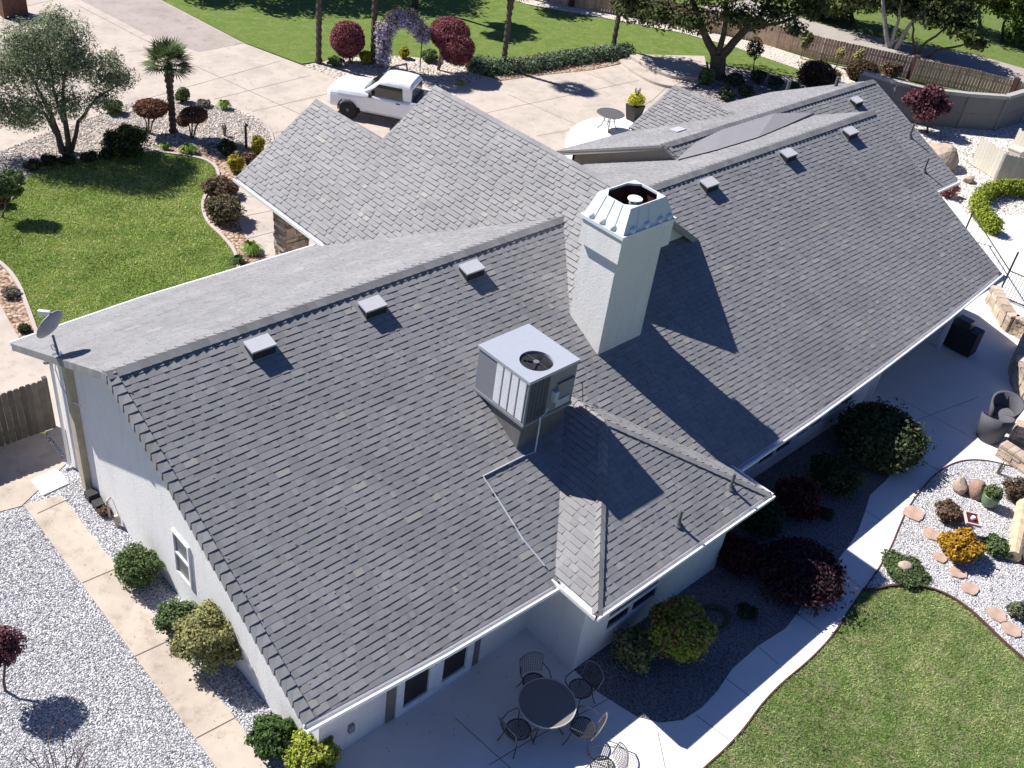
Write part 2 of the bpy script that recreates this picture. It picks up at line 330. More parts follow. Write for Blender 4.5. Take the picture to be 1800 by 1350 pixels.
# back terrace: one pale slab, the shaded bed let into it
sheet('back_terrace', None, CONCW, -.005, .05, world=[(.86, -5.5), (19.9, -5.5), (19.9, -2.5), (26, -2.5), (27, -1), G2(1640, 300), G2(1700, 380), G2(1900, 380), G2(1950, 900), G2(1950, 1300)] + [G2(*p) for p in smooth_pix(LARC)][::-1] + [G2(*p) for p in smooth_pix(WALKR[5:])] + [(2, -16), (.3, -8), (.6, -7)],
      joints=[((1463, 1000), (1512, 1035)), ((1333, 1140), (1367, 1170)), ((1275, 1195), (1320, 1229)), ((1223, 1260), (1282, 1304)), ((1398, 1080), (1440, 1110)), ((800, 1265), (877, 1335)), ((877, 1335), (910, 1365)), ((860, 1347), (933, 1303)), ((933, 1303), (1100, 1215)), ((1155, 1287), (1170, 1360)), ((1520, 900), (1560, 925)), ((1590, 797), (1650, 830)), ((1600, 745), (1720, 700)), ((1575, 700), (1760, 800))], jw=.014)
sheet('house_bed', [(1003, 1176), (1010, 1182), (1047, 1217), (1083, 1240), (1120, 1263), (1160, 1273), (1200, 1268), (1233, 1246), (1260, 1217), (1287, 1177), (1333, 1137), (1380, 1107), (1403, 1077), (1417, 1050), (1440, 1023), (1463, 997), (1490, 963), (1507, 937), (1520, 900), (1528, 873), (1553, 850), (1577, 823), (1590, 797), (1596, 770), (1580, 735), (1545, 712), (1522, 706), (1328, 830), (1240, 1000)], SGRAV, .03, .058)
# side path
jj = [((145, 1027), (208, 1000)), ((235, 1157), (300, 1127)), ((345, 1300), (417, 1262)), ((66, 905), (120, 880))]
rr = random.Random(4); edge = [(.06 + rr.uniform(-.03, .015), y) for y in np.arange(-12, 4.0, .22)]
sheet('side_path', None, CONCS, .0, .04, world=[(-.74, 4.0), (-.74, -12)] + edge, joints=jj)
sheet('gate_slab', None, CONCW, .0, .046, world=[(-.28, 4.05), (.36, 4.1), (.34, 4.75), (-.3, 4.7)])
sheet('gate_path', None, CONCS, -.004, .03, world=[(-2.2, 6.3), (-.1, 6.3), (.6, 6.3), (.6, 4.8), (-.8, 4.0), (-2.2, 4.3)])
# road beyond the fence
sheet('road', [(1320, 0), (1440, 42), (1553, 68), (1720, 98), (1800, 121), (2000, 170), (2100, 300), (1880, 230), (1800, 180), (1700, 160), (1610, 138), (1440, 98), (1320, 60), (1180, 20)], pebbles('road_gravel', [(.34, .30, .27), (.42, .38, .34), (.38, .35, .31)], 20, .4, .7), .0, .02)
# edging strips round the beds
def edging(name, pix, m, w=.09, h=.09, z=0.0, it=2):
    mb = MB(); p = [G2(*q) for q in smooth_pix(pix, it)]
    for a, b in zip(p, p[1:]): mb.bar((*a, z + h / 2), (*b, z + h / 2), w, h)
    return tag(mb.build(name, m), kind='structure')
CURB = concrete('curb_concrete', (.46, .40, .36), .1); BEND = mat('bender_board', (.10, .05, .035), .8)
edging('lawn_curb', [(270, 268), (340, 277), (372, 287), (386, 305), (378, 325), (360, 345), (355, 365), (364, 393), (392, 418), (414, 444), (420, 475)], CURB, .11, .09)
edging('lawn_curb', [(-60, 428), (4, 464), (32, 498), (46, 535), (64, 585), (80, 640)], CURB, .11, .09)
edging('bed_curb', [(470, 222), (482, 246), (478, 270), (440, 200), (350, 180)][:1] + [(482, 246), (478, 275)], CURB, .08, .07)
edging('lawn_edging', LARC, BEND, .05, .11)
edging('lawn_edging', WALKR[5:], BEND, .03, .07)
edging('rock_garden_edging', [(1517, 1040), (1543, 1003), (1567, 960), (1577, 933), (1593, 897), (1622, 858), (1650, 830), (1682, 814), (1720, 811), (1762, 819), (1800, 832)], BEND, .03, .10)

# ================================================================== THE HOUSE
house = thing('house', 'long white stucco single storey house under a dark grey shingle roof', 'house', (0, 0, 0))
def clip_rect(poly, u0, u1, v0, v1):
    for ax, lim, sg in ((0, u0, 1), (0, u1, -1), (1, v0, 1), (1, v1, -1)):
        out = []; n = len(poly)
        for i in range(n):
            a, b = poly[i], poly[(i + 1) % n]; da = (a[ax] - lim) * sg; db = (b[ax] - lim) * sg
            if da >= 0: out.append(a)
            if (da > 0 and db < 0) or (da < 0 and db > 0): t = da / (da - db); out.append((a[0] + t * (b[0] - a[0]), a[1] + t * (b[1] - a[1])))
        poly = out
        if len(poly) < 3: return []
    return poly
def shingles(name, O, U, V, poly3, seed, exp=.142, thick=.0125, base=.05, smooth=False):
    """laminated shingles laid course by course on a sloping plane, tabs of two thicknesses"""
    rg = random.Random(seed); O, U, V = np.array(O, float), norm(U), norm(V); W = norm(np.cross(U, V))
    if W[2] < 0: W = -W
    P = [((np.array(p) - O) @ U, (np.array(p) - O) @ V) for p in poly3]
    mb = MB(); us = [p[0] for p in P]; vs2 = [p[1] for p in P]
    X = lambda u, v, h: O + U * u + V * v + W * h
    n = len(P); mb.cur = .35                       # solid deck under the courses
    a = mb.add([X(u, v, -base) for u, v in P]); b = mb.add([X(u, v, 0) for u, v in P])
    mb.face(range(b, b + n)); mb.face(range(a + n - 1, a - 1, -1))
    for i in range(n): j = (i + 1) % n; mb.face((a + i, a + j, b + j, b + i))
    def tab(u0, u1, v, e, th0, tone):
        q = clip_rect(P, u0, u1, v, v + e)
        if len(q) < 3: return
        mb.cur = min(.94, max(.06, tone)); top = [X(x, y, .003 + th0 * (1 - (y - v) / e * .92)) for x, y in q]; bot = [X(x, y, -.004) for x, y in q]
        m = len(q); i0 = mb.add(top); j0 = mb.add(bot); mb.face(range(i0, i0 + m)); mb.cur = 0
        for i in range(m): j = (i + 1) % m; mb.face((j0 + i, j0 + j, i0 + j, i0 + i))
    v = min(vs2); e = exp
    while v < max(vs2):
        u = min(us) - rg.uniform(0, 1)
        while u < max(us):
            wd = rg.uniform(.5, 1.1); pt = .47 + .10 * math.sin(u * .9 + v * 2.2) * math.sin(v * 1.7 + u * .35); tab(u, u + wd, v, e, thick * .40, pt + rg.uniform(-.10, .12)); u += wd
        u = min(us) - rg.uniform(0, .4)
        while u < max(us):
            wd = rg.choice((.10, .16, .22, .3, .38)) * rg.uniform(.85, 1.15); pt = .47 + .10 * math.sin(u * .9 + v * 2.2) * math.sin(v * 1.7 + u * .35)
            tab(u, u + wd, v, e * .97, thick * rg.uniform(.95, 1.05), (.93 if rg.random() < .02 else pt + (rg.random() + rg.random() - 1) * .25)); u += wd + rg.choice((.08, .14, .2, .3)) * rg.uniform(.85, 1.15)
        v += e
    return mb.build(name, SH, house)
def caps(mb, P, Q, A, B, wa=.15, wb=.15, exp=.2, th=.022, lift=.006, seed=0):
    """overlapping cap shingles folded over a line from P (exposed butts) to Q; A and B are the two downhill directions"""
    rg = random.Random(seed); P, Q = np.array(P, float), np.array(Q, float); L = np.linalg.norm(Q - P); d = (Q - P) / L; A, B = norm(A), norm(B)
    nA = norm(np.cross(d, A)); nB = norm(np.cross(d, B))
    up = norm(-(A + B)) if np.linalg.norm(A + B) > .05 else np.array([0, 0, 1.])
    if nA @ up < 0: nA = -nA
    if nB @ up < 0: nB = -nB
    if abs(A[2]) > .95: nA = norm(np.array([nA[0], nA[1], 0]) + 1e-9)
    k = 0; s = 0.0
    while s < L - .02:
        e = min(exp * 1.12, L - s); mb.cur = min(1, max(0, .5 + rg.uniform(-.25, .25)))
        rows = []
        for ss, hh in ((s, th), (s + e, .004)):
            c = P + d * ss
            rows.append([c + A * wa + nA * hh, c + (nA + nB) / 2 * (hh + lift), c + B * wb + nB * hh, c + B * wb - nB * .012, c - (nA + nB) / 2 * .01, c + A * wa - nA * .012])
        n = mb.add(rows[0] + rows[1])
        mb.face((n, n + 1, n + 7, n + 6)); mb.face((n + 1, n + 2, n + 8, n + 7)); mb.face((n + 5, n + 4, n + 1, n)); mb.face((n + 4, n + 3, n + 2, n + 1))
        mb.face((n + 2, n + 3, n + 9, n + 8)); mb.face((n, n + 6, n + 11, n + 5)); mb.face((n + 6, n + 7, n + 10, n + 11)); mb.face((n + 7, n + 8, n + 9, n + 10))
        s += exp; k += 1
zn = lambda y: HR + PN * y            # near slope height (y<=0)
zf = lambda y: HR - PF * y            # far slope height (y>=0)
nV = (0, PN, 1); nV = (0, 1, PN); fV = (0, -1, PF)
near = [(0.0, 0.0), (0.03, -3.1), (0.05, -6.20), (2.9, -6.36), (5.7, -6.44), (11.51, -6.44), (14.9, -6.38), (18.13, -6.27), (22.3, -6.08), (26.20, -5.83), (26.22, 0.0)]
shingles('near_roof', (0, -6.5, zn(-6.5)), (1, 0, 0), nV, [(x, y, zn(y)) for x, y in near], 1)
farp = [(0, 0), (26.2, 0), (26.2, 2.06), (18.7, 2.06), (18.62, 5.42), (17.26, 5.42), (17.26, 5.08), (13.92, 0.05), (11.6, 0.05), (8.25, 5.08), (8.25, 5.43), (7.1, 5.43), (3.24, 5.42), (-.05, 4.85)]
shingles('far_roof', (0, 5.5, zf(5.5)), (1, 0, 0), fV, [(x, y, zf(y)) for x, y in farp if True], 2, thick=.010)
# cross wing (garage, porch) ridge along Y
PDD = .689; zd = lambda x: 3.637 + PDD * (x - 8.253); ZD = zd(12.76)
dl = [(8.25, 4.98), (8.25, 9.66), (10.95, 9.64), (10.96, 6.45), (12.76, 6.47), (12.76, -1.6), (11.45, -1.6), (11.45, -2.0), (10.04, -2.0), (11.6, 0.0)]
shingles('wing_roof', (8.25, 0, zd(8.25)), (0, 1, 0), (1, 0, PDD), [(x, y, zd(x)) for x, y in dl], 3, thick=.032)
zr = lambda x: ZD - PDD * (x - 12.76)
dr = [(12.76, 6.47), (17.26, 6.47), (17.26, 5.08), (13.93, 0.0), (15.46, -1.6), (12.76, -1.6)]
shingles('wing_roof', (17.26, 0, zr(17.26)), (0, 1, 0), (-1, 0, PDD), [(x, y, zr(x)) for x, y in dr], 4)
zp = lambda x: zd(10.955) - PDD * (x - 10.955)
shingles('porch_roof', (13.6, 0, zp(13.6)), (0, 1, 0), (-1, 0, PDD), [(x, y, zp(x)) for x, y in [(10.96, 9.64), (13.6, 9.64), (13.6, 6.45), (10.96, 6.45)]], 5)
# small hipped bay
HE = 2.545; XC0, XC1, YC = 5.768, 11.388, -7.47; HWI = (XC1 - XC0) / 2; ZA = HE + PN * HWI; XA = (XC0 + XC1) / 2; YA = YC + HWI; YV = (ZA - HR) / PN; YE = (HE - HR) / PN
shingles('bay_roof', (XC0, YC, HE), (1, 0, 0), nV, [(XC0, YC, HE), (XC1, YC, HE), (XA, YA, ZA)], 6)
shingles('bay_roof', (XC0, YC, HE), (0, 1, 0), (1, 0, PN), [(XC0, YC, HE), (XA, YA, ZA), (XA, YV, ZA), (XC0, YE, HE)], 7, thick=.024)
shingles('bay_roof', (XC1, YC, HE), (0, 1, 0), (-1, 0, PN), [(XC1, YC, HE), (XC1, YE, HE), (XA, YV, ZA), (XA, YA, ZA)], 8)
# rear wing
YG, ZG, PG = 2.6, 5.28, .50; zgn = lambda y: ZG + PG * (y - YG); zgf = lambda y: ZG - PF * (y - YG)
shingles('rear_roof', (18.7, -1.75, zgn(-1.75)), (1, 0, 0), (0, 1, PG), [(x, y, zgn(y)) for x, y in [(18.62, 2.6), (18.9, 1.4), (26.0, 1.4), (26.0, -1.75), (31, -1.75), (31, 2.6)]], 9)
shingles('rear_roof', (18.7, 6.8, zgf(6.8)), (1, 0, 0), fV, [(x, y, zgf(y)) for x, y in [(18.62, 2.6), (31, 2.6), (30.9, 3.9), (30.5, 5.5), (30.3, 6.3), (27.7, 6.75), (22.2, 6.7), (18.6, 6.9)]], 10, thick=.010)
ze = lambda x: 4.73 + .55 * (x - 24.36)
shingles('rear_gable_roof', (22.2, 3.8, ze(22.2)), (0, 1, 0), (1, 0, .55), [(x, y, ze(x)) for x, y in [(24.36, 3.78), (24.36, 6.74), (22.2, 6.74), (22.2, 6.42)]], 11, thick=.034)
ze2 = lambda x: 4.73 - .55 * (x - 24.36)
shingles('rear_gable_roof', (26.5, 3.8, ze2(26.5)), (0, 1, 0), (-1, 0, .55), [(x, y, ze2(x)) for x, y in [(24.36, 3.78), (26.52, 6.42), (26.52, 6.74), (24.36, 6.74)]], 12)
FLATM = mat('roll_roofing', (.215, .21, .22), .7, var=.06, spec=.4)
mb = MB(); fl = [(18.57, 1.9, 5.10), (20.0, 1.55, 5.26), (22, 1.45, 5.30), (24, 1.75, 5.17), (26.3, 2.08, 5.01)]; gl = [(26.3, 2.12, 5.05), (24.4, 2.5, 5.24), (21.5, 2.5, 5.24), (20.0, 2.36, 5.18), (18.8, 2.05, 5.03)]
for i in range(4): mb.quad(fl[i], fl[i + 1], gl[3 - i], gl[4 - i])
for v in range(len(mb.v)): mb.v[v] = (mb.v[v][0], mb.v[v][1], mb.v[v][2] + .03)
mb.build('low_slope_roof', FLATM, house)
# ridge, hip and rake caps
mb = MB(); caps(mb, (0, 0, HR + .02), (26.2, 0, HR + .02), (0, 1, -PF), (0, -1, -PN), .15, .16, seed=1, th=.034); mb.build('ridge_caps', SH, house)
mb = MB(); caps(mb, (12.76, 6.47, ZD + .02), (12.76, -1.55, ZD + .02), (-1, 0, -PDD), (1, 0, -PDD), .13, .15, seed=2); mb.build('ridge_caps', SH, house)
mb = MB(); caps(mb, (10.955, 9.64, zd(10.955) + .02), (10.955, 6.3, zd(10.955) + .02), (-1, 0, -PDD), (1, 0, -PDD), .08, .12, seed=3, th=.012); mb.build('ridge_caps', SH, house)
for sx, X0 in ((-1, XC0), (1, XC1)):
    mb = MB(); caps(mb, (X0, YC, HE + .03), (XA, YA, ZA + .03), (0, -1, -PN), (sx, 0, -PN), .16, .16, seed=5 + sx); mb.build('ridge_caps', SH, house)
mb = MB(); caps(mb, (XA, YA, ZA + .02), (XA, YV + .1, ZA + .02), (-1, 0, -PN), (1, 0, -PN), .14, .14, seed=8); mb.build('ridge_caps', SH, house)
mb = MB(); caps(mb, (18.7, YG, ZG + .02), (31, YG, ZG + .02), (0, 1, -PF), (0, -1, -PG), .14, .15, seed=9, th=.034); mb.build('ridge_caps', SH, house)
mb = MB(); caps(mb, (24.36, 6.74, 4.75), (24.36, 3.8, 4.75), (-1, 0, -.55), (1, 0, -.55), .12, .12, seed=10); mb.build('ridge_caps', SH, house)
mb = MB(); caps(mb, (0.06, -6.2, zn(-6.2) + .02), (0.0, 0, HR + .02), (0, 0, -1), (1, 0, 0), .17, .17, exp=.205, th=.028, seed=11); mb.build('rake_caps', SH, house)
mb = MB(); caps(mb, (-.05, 4.85, zf(4.85) + .01), (0, 0, HR + .01), (0, 0, -1), (1, 0, 0), .17, .10, exp=.205, th=.012, seed=12); mb.build('rake_caps', SH, house)
mb = MB(); caps(mb, (8.25, 9.66, zd(8.25) + .01), (10.95, 9.64, zd(10.95) + .01), (0, 0, -1), (0, -1, 0), .10, .10, exp=.205, th=.010, seed=13); mb.build('rake_caps', SH, house)
mb = MB(); caps(mb, (10.96, 6.46, zd(10.96) + .01), (12.76, 6.46, ZD + .01), (0, 0, -1), (0, -1, 0), .10, .10, exp=.205, th=.010, seed=14); mb.build('rake_caps', SH, house)
mb = MB(); caps(mb, (22.2, 6.74, ze(22.2) + .01), (24.36, 6.74, 4.74), (0, 0, -1), (0, -1, 0), .10, .10, exp=.205, th=.010, seed=15); mb.build('rake_caps', SH, house)
mb = MB(); caps(mb, (18.95, 1.9, zgn(1.9) + .03), (18.68, 2.6, ZG + .02), (0, 0, -1), (1, 0, 0), .15, .15, exp=.24, th=.03, seed=16); mb.build('rake_caps', SH, house)
mb = MB(); caps(mb, (31.0, -1.75, zgn(-1.75) + .01), (31.0, 2.6, ZG + .02), (0, 0, -1), (-1, 0, 0), .12, .12, exp=.205, th=.012, seed=17); mb.build('rake_caps', SH, house)
# gutters and fascia boards
def gutter(pts, out, w=.12, h=.11, drop=.015):
    mb = MB(); out = norm((*out, 0))
    for a, b in zip(pts, pts[1:]):
        a, b = np.array(a, float), np.array(b, float); z = np.array([0, 0, 1.])
        a = a - z * drop; b = b - z * drop
        mb.hexa([a - z * h, a - z * h + out * w, b - z * h + out * w, b - z * h, a - z * (h - .012), a - z * (h - .012) + out * w, b - z * (h - .012) + out * w, b - z * (h - .012)])
        mb.hexa([a - z * (h - .012) + out * (w - .012), a - z * (h - .012) + out * (w + .01), b - z * (h - .012) + out * (w + .01), b - z * (h - .012) + out * (w - .012), a + out * (w - .02), a + out * (w + .02), b + out * (w + .02), b + out * (w - .02)])
        mb.hexa([a - z * (h + .05) - out * .03, a - z * (h + .05) - out * .004, b - z * (h + .05) - out * .004, b - z * (h + .05) - out * .03, a - out * .03 - z * .02, a - out * .004 - z * .02, b - out * .004 - z * .02, b - out * .03 - z * .02])
    return mb.build('gutter', WHITE, house)
P3 = lambda l, f: [(x, y, f(y)) for x, y in l]
gutter(P3([(0.02, -6.20), (2.9, -6.36), (5.76, -6.44)], zn), (0, -1))
gutter(P3([(11.39, -6.44), (14.9, -6.38), (18.13, -6.27), (22.3, -6.08), (26.20, -5.83)], zn), (0, -1))
gutter(P3([(-.05, 4.85), (3.24, 5.42), (8.2, 5.43)], zf), (0, 1))
gutter([(8.25, 4.93, zd(8.25)), (8.25, 9.68, zd(8.25))], (-1, 0), w=.10)
gutter([(XC0, YC - .06, HE), (XC0, -6.1, HE)], (-1, 0)); gutter([(XC0 - .1, YC, HE), (XC1 + .1, YC, HE)], (0, -1)); gutter([(XC1, YC - .06, HE), (XC1, -6.1, HE)], (1, 0))
gutter([(28.2, -1.75, zgn(-1.75)), (31.0, -1.75, zgn(-1.75))], (0, -1))
# walls
mb = MB()
def wallx(x0, x1, pts):          # wall lying in a plane of constant x; pts are (y, z)
    n = len(pts); a = mb.add([(x0, y, z) for y, z in pts]); b = mb.add([(x1, y, z) for y, z in pts])
    mb.face(range(a, a + n)); mb.face(range(b + n - 1, b - 1, -1))
    for i in range(n): j = (i + 1) % n; mb.face((a + i, b + i, b + j, a + j))
def wally(y0, y1, pts):
    n = len(pts); a = mb.add([(x, y0, z) for x, z in pts]); b = mb.add([(x, y1, z) for x, z in pts])
    mb.face(range(a, a + n)); mb.face(range(b + n - 1, b - 1, -1))
    for i in range(n): j = (i + 1) % n; mb.face((a + i, b + i, b + j, a + j))
wallx(.71, .9, [(-5.63, 0), (-5.63, zn(-5.63) - .08), (0, HR - .1), (4.75, zf(4.75) - .08), (4.75, 0)])
wally(-5.63, -5.45, [(.9, 0), (.9, 2.7), (20.04, 2.7), (20.04, 0)])
wally(4.55, 4.75, [(.9, 0), (.9, 3.7), (9.0, 3.7), (9.0, 0)])
wallx(6.073, 6.25, [(-7.03, 0), (-7.03, 2.62), (-5.63, 2.62), (-5.63, 0)]); wally(-7.03, -6.85, [(6.25, 0), (6.25, 2.62), (10.76, 2.62), (10.76, 0)]); wallx(10.76, 10.94, [(-7.03, 0), (-7.03, 2.62), (-5.63, 2.62), (-5.63, 0)])
wallx(20.04, 20.2, [(-5.63, 0), (-5.63, 2.7), (-2.6, 2.7), (-2.6, 0)]); wally(-2.8, -2.6, [(20.2, 0), (20.2, 4.3), (25.1, 4.3), (25.1, 0)])
wallx(25.1, 25.28, [(-5.35, 0), (-5.35, 2.6), (-2.8, 2.6), (-2.8, 0)]); wally(-5.35, -5.2, [(25.28, 0), (25.28, 2.6), (25.9, 2.6), (25.9, 0)]); wallx(25.9, 26.0, [(-5.35, 0), (-5.35, 2.7), (0, 5.7), (2.0, 4.85), (2.0, 0)])
wally(-1.42, -1.3, [(10.75, 5.2), (12.76, ZD - .12), (14.8, 5.2)]); wally(6.1, 6.25, [(9.2, 0), (9.2, 4.2), (12.76, 6.6), (16.9, 3.8), (16.9, 0)])
wallx(30.5, 30.6, [(-1.3, 0), (-1.3, 3.3), (2.6, 5.2), (6.0, 3.7), (6.0, 0)]); wally(6.2, 6.3, [(18.9, 0), (18.9, 3.55), (30.5, 3.5), (30.5, 0)])
mb.build('wall', STW, house)
mb = MB(); wallx(18.9, 19.05, [(1.9, 0), (1.9, 5.0), (2.6, ZG - .08), (6.3, zgf(6.3) - .1), (6.3, 0)]); mb.build('courtyard_wall', STB, house)
FAS = mat('grey_fascia', (.30, .29, .27), .7)
mb = MB(); mb.bar((18.66, 2.62, ZG - .07), (18.62, 6.9, zgf(6.9) - .07), .03, .16); mb.build('fascia_board', FAS, house)
mb = MB(); mb.bar((26.22, -5.83, zn(-5.83) - .07), (26.22, 0, HR - .06), .03, .14); mb.bar((26.22, 0, HR - .06), (26.22, 2.0, zf(2.0) - .06), .03, .14); mb.build('fascia_board', FAS, house)
mb = MB()
for s_ in (-1, 1): mb.bar((12.76, -1.62, ZD - .06), (12.76 + s_ * 2.68, -1.62, ZD - .06 - 2.68 * PDD), .03, .15, up=(0, 0, 1))
mb.build('fascia_board', FAS, house)
mb = MB(); mb.box(.55, .705, 3.62, 3.84, 0, 3.95); mb.build('corner_trim', mat('tan_trim', (.42, .37, .27), .8, var=.15), house)
mb = MB(); mb.tube([(.62, 4.66, 3.4), (.62, 4.66, .1), (.5, 4.6, .05)], .04, 8); mb.build('downspout', WHITE, house)
mb = MB(); mb.tube([(20.0, -6.2, 2.45), (19.98, -5.75, 2.2), (19.98, -5.70, .1), (19.98, -5.9, .06)], .045, 8); mb.build('downspout', WHITE, house)
mb = MB(); mb.box(25.02, 25.12, -5.45, -5.33, 0, 2.55); mb.build('corner_trim', WHITE, house)
mb = MB(); mb.box(22.9, 23.0, -6.0, -5.7, 2.25, 2.5); mb.build('eave_bracket', WHITE, house)
# windows
def frame(name, P, U, V, w, h, bars=(), fw=.06, dep=.05, glass=GLASS, m=WHITE):
    """framed opening: P lower-left corner, U along, V up, outward normal N = V x U side given by cross"""
    P, U, V = np.array(P, float), norm(U), norm(V); Nn = norm(np.cross(U, V))
    f = MB()
    def bx(u0, u1, v0, v1, d0, d1, mm): p = [P + U * a + V * b + Nn * c for c in (d0, d1) for a, b in ((u0, v0), (u1, v0), (u1, v1), (u0, v1))]; mm.hexa(p)
    bx(0, fw, 0, h, -.02, dep, f); bx(w - fw, w, 0, h, -.02, dep, f); bx(fw, w - fw, 0, fw, -.02, dep, f); bx(fw, w - fw, h - fw, h, -.02, dep, f)
    for a, b, c, d in bars: bx(a, b, c, d, -.02, dep - .008, f)
    o = f.build(name, m, house); g = MB(); bx(fw - .005, w - fw + .005, fw - .005, h - fw + .005, .002, .012, g); g.build('pane', glass, o); return o
SCREEN = mat('insect_screen', (.035, .03, .03), .6, var=.05)
frame('window', (.71, -.50, .90), (0, -1, 0), (0, 0, 1), .66, 1.2, bars=[(.05, .61, .58, .64)], fw=.05, glass=mat('blinds', (.14, .15, .16), .4))
for x0, x1, zb in ((14.25, 15.86, .52), (15.93, 17.33, .66), (17.47, 18.82, .76)):
    frame('window', (x0, -5.63, zb), (1, 0, 0), (0, 0, 1), x1 - x0, .62, bars=[((x1 - x0) / 2 - .05, (x1 - x0) / 2 + .05, .05, .57)], fw=.05)
frame('window', (6.80, -7.03, .72), (1, 0, 0), (0, 0, 1), 1.75, 1.35, bars=[(.05, 1.70, .38, .48), (.80, .88, .05, .40)], fw=.07)
# french door
for x0 in (2.24, 4.42): mb = MB(); mb.box(x0, x0 + .21, -5.66, -5.62, .02, 2.4); mb.build('door_trim', mat('taupe_trim', (.20, .18, .155), .8), house)
DOORM = mat('door_white', (.80, .80, .82), .5)
for x0 in (2.45, 3.435):
    d = frame('french_door', (x0, -5.63, .05), (1, 0, 0), (0, 0, 1), .985, 2.3, fw=.18, dep=.06, glass=SCREEN, m=DOORM)
    h = MB(); hx = x0 + (.91 if x0 < 3 else .08); h.box(hx - .015, hx + .015, -5.74, -5.69, 1.05, 1.25); h.build('handle', BLACK, d)
mb = MB(); mb.box(1.35, 1.47, -5.70, -5.63, .55, .75); mb.build('outlet_box', mat('grey_plastic', (.25, .26, .28), .6), house)
mb = MB(); mb.tube([(1.0, -5.63, 2.1), (1.0, -5.75, 2.1)], .07, 12); mb.build('wall_lamp', WHITE, house)
# dark meter pieces at the base of the gable wall
for i, (y, sx) in enumerate(((3.35, .30), (2.95, .26))):
    mb = MB(); mb.box(.44, .44 + sx * .8, y - .12, y + .12, .02, .22); mb.build('utility_box', BLACK, house)
mb = MB(); mb.tube([(.60, 2.55, .02), (.60, 2.55, .55), (.69, 2.55, .6)], .03, 8); mb.tube([(.62, 2.2, .0), (.62, 2.2, .35)], .05, 8); mb.build('water_pipe', mat('tan_pipe', (.45, .40, .32), .6), house)
# stone porch column
STN = [(.30, .22, .17), (.42, .34, .27), (.22, .17, .14), (.36, .30, .26)]
STONEM = mat('stacked_stone', (.33, .26, .21), .9, tone=.5, var=.25, vs_=7, bs=14, bst=.6, bd=.03)
mb = MB(); rg = random.Random(5); z = 0.02
while z < 3.45:
    h = rg.uniform(.10, .17)
    for (ax, a0, a1, fx) in (('x', 8.78, 9.55, 7.95), ('y', 7.95, 8.5, 8.78)):
        u = a0
        while u < a1 - .03:
            w = min(rg.uniform(.18, .42), a1 - u); d = rg.uniform(.02, .08); mb.cur = rg.random()
            if ax == 'x': mb.box(u + .006, u + w - .006, fx - d, fx + .1, z + .006, z + h - .006)
            else: mb.box(fx - d, fx + .1, u + .006, u + w - .006, z + .006, z + h - .006)
            u += w
    z += h
mb.cur = .2; mb.box(8.84, 9.5, 8.0, 8.46, 0, 3.46); mb.build('porch_column', STONEM, house)
mb = MB(); mb.box(8.36, 8.40, 4.9, 9.55, 3.35, 3.60); mb.build('porch_beam', mat('dark_beam', (.10, .09, .08), .8), house)
# chimney
CHX0, CHX1, CHY0, CHY1 = 9.983, 11.47, -2.05, -3.084
chim = MB(); chim.box(CHX0, CHX1, CHY1, CHY0, 3.6, 6.80); chim.box(CHX0 - .11, CHX1 + .11, CHY1 - .11, CHY0 + .02, 6.76, 7.38)
chim = chim.build('chimney', STW, house)
METW = mat('painted_metal', (.66, .70, .72), .4, var=.04, spec=.5)
mb = MB(); x0, x1, y0, y1 = CHX0 - .15, CHX1 + .13, CHY1 - .15, -1.97
z0, z1 = 7.36, 7.44; mb.box(x0, x1, y0, y1, z0, z1)
tx0, tx1, ty0, ty1 = x0 + .32, x1 - .26, y0 + .20, y1 - .13; zt = 7.93
b = [(x0 + .05, y0 + .05), (x1 - .05, y0 + .05), (x1 - .05, y1 - .05), (x0 + .05, y1 - .05)]; t = [(tx0, ty0), (tx1, ty0), (tx1, ty1), (tx0, ty1)]
for i in range(4):
    j = (i + 1) % 4; mb.quad((*b[i], z1), (*b[j], z1), (*t[j], zt), (*t[i], zt)); mb.quad((*t[j], zt), (*t[i], zt), (t[i][0] * .98 + .02 * 10.7, t[i][1] * .98 - .02 * 2.4, 7.93), (t[j][0] * .98 + .02 * 10.7, t[j][1] * .98 - .02 * 2.4, 7.93))
cxm, cym = (tx0 + tx1) / 2, (ty0 + ty1) / 2; hx, hy = (tx1 - tx0) / 2, (ty1 - ty0) / 2; c8 = .50
oc = [(cxm + sx * hx * a, cym + sy * hy * bb) for sx, sy, a, bb in ((-1, -1, .92, c8), (-1, -1, c8, .92), (1, -1, c8, .92), (1, -1, .92, c8), (1, 1, .92, c8), (1, 1, c8, .92), (-1, 1, c8, .92), (-1, 1, .92, c8))]
cor = [t[0], t[0], t[1], t[1], t[2], t[2], t[3], t[3]]
for i in range(8):
    j = (i + 1) % 8
    if cor[i] == cor[j]: mb.quad((*cor[i], zt), (*oc[j], zt), (*oc[i], zt))
    else: mb.quad((*cor[i], zt), (*cor[j], zt), (*oc[j], zt), (*oc[i], zt))
    mb.quad((*oc[i], zt), (*oc[j], zt), (*oc[j], zt - .05), (*oc[i], zt - .05))
for fr in (.25, .5, .75):                            # standing seams
    for i in range(4):
        j = (i + 1) % 4; p = np.array([*b[i], z1]) * (1 - fr) + np.array([*b[j], z1]) * fr; q = np.array([*t[i], zt]) * (1 - fr) + np.array([*t[j], zt]) * fr; mb.bar(p, q, .014, .03)
cap_ = mb.build('chimney_shroud', METW, chim)
mb = MB(); mb.box(tx0 + .03, tx1 - .03, ty0 + .03, ty1 - .03, 7.45, 7.50)
for i in range(8):
    j = (i + 1) % 8; q = lambda k, z: (cxm + (oc[k][0] - cxm) * (1.0 if z > 7.9 else 1.1), cym + (oc[k][1] - cym) * (1.0 if z > 7.9 else 1.1), z)
    mb.quad(q(i, zt - .035), q(j, zt - .035), q(j, 7.5), q(i, 7.5))
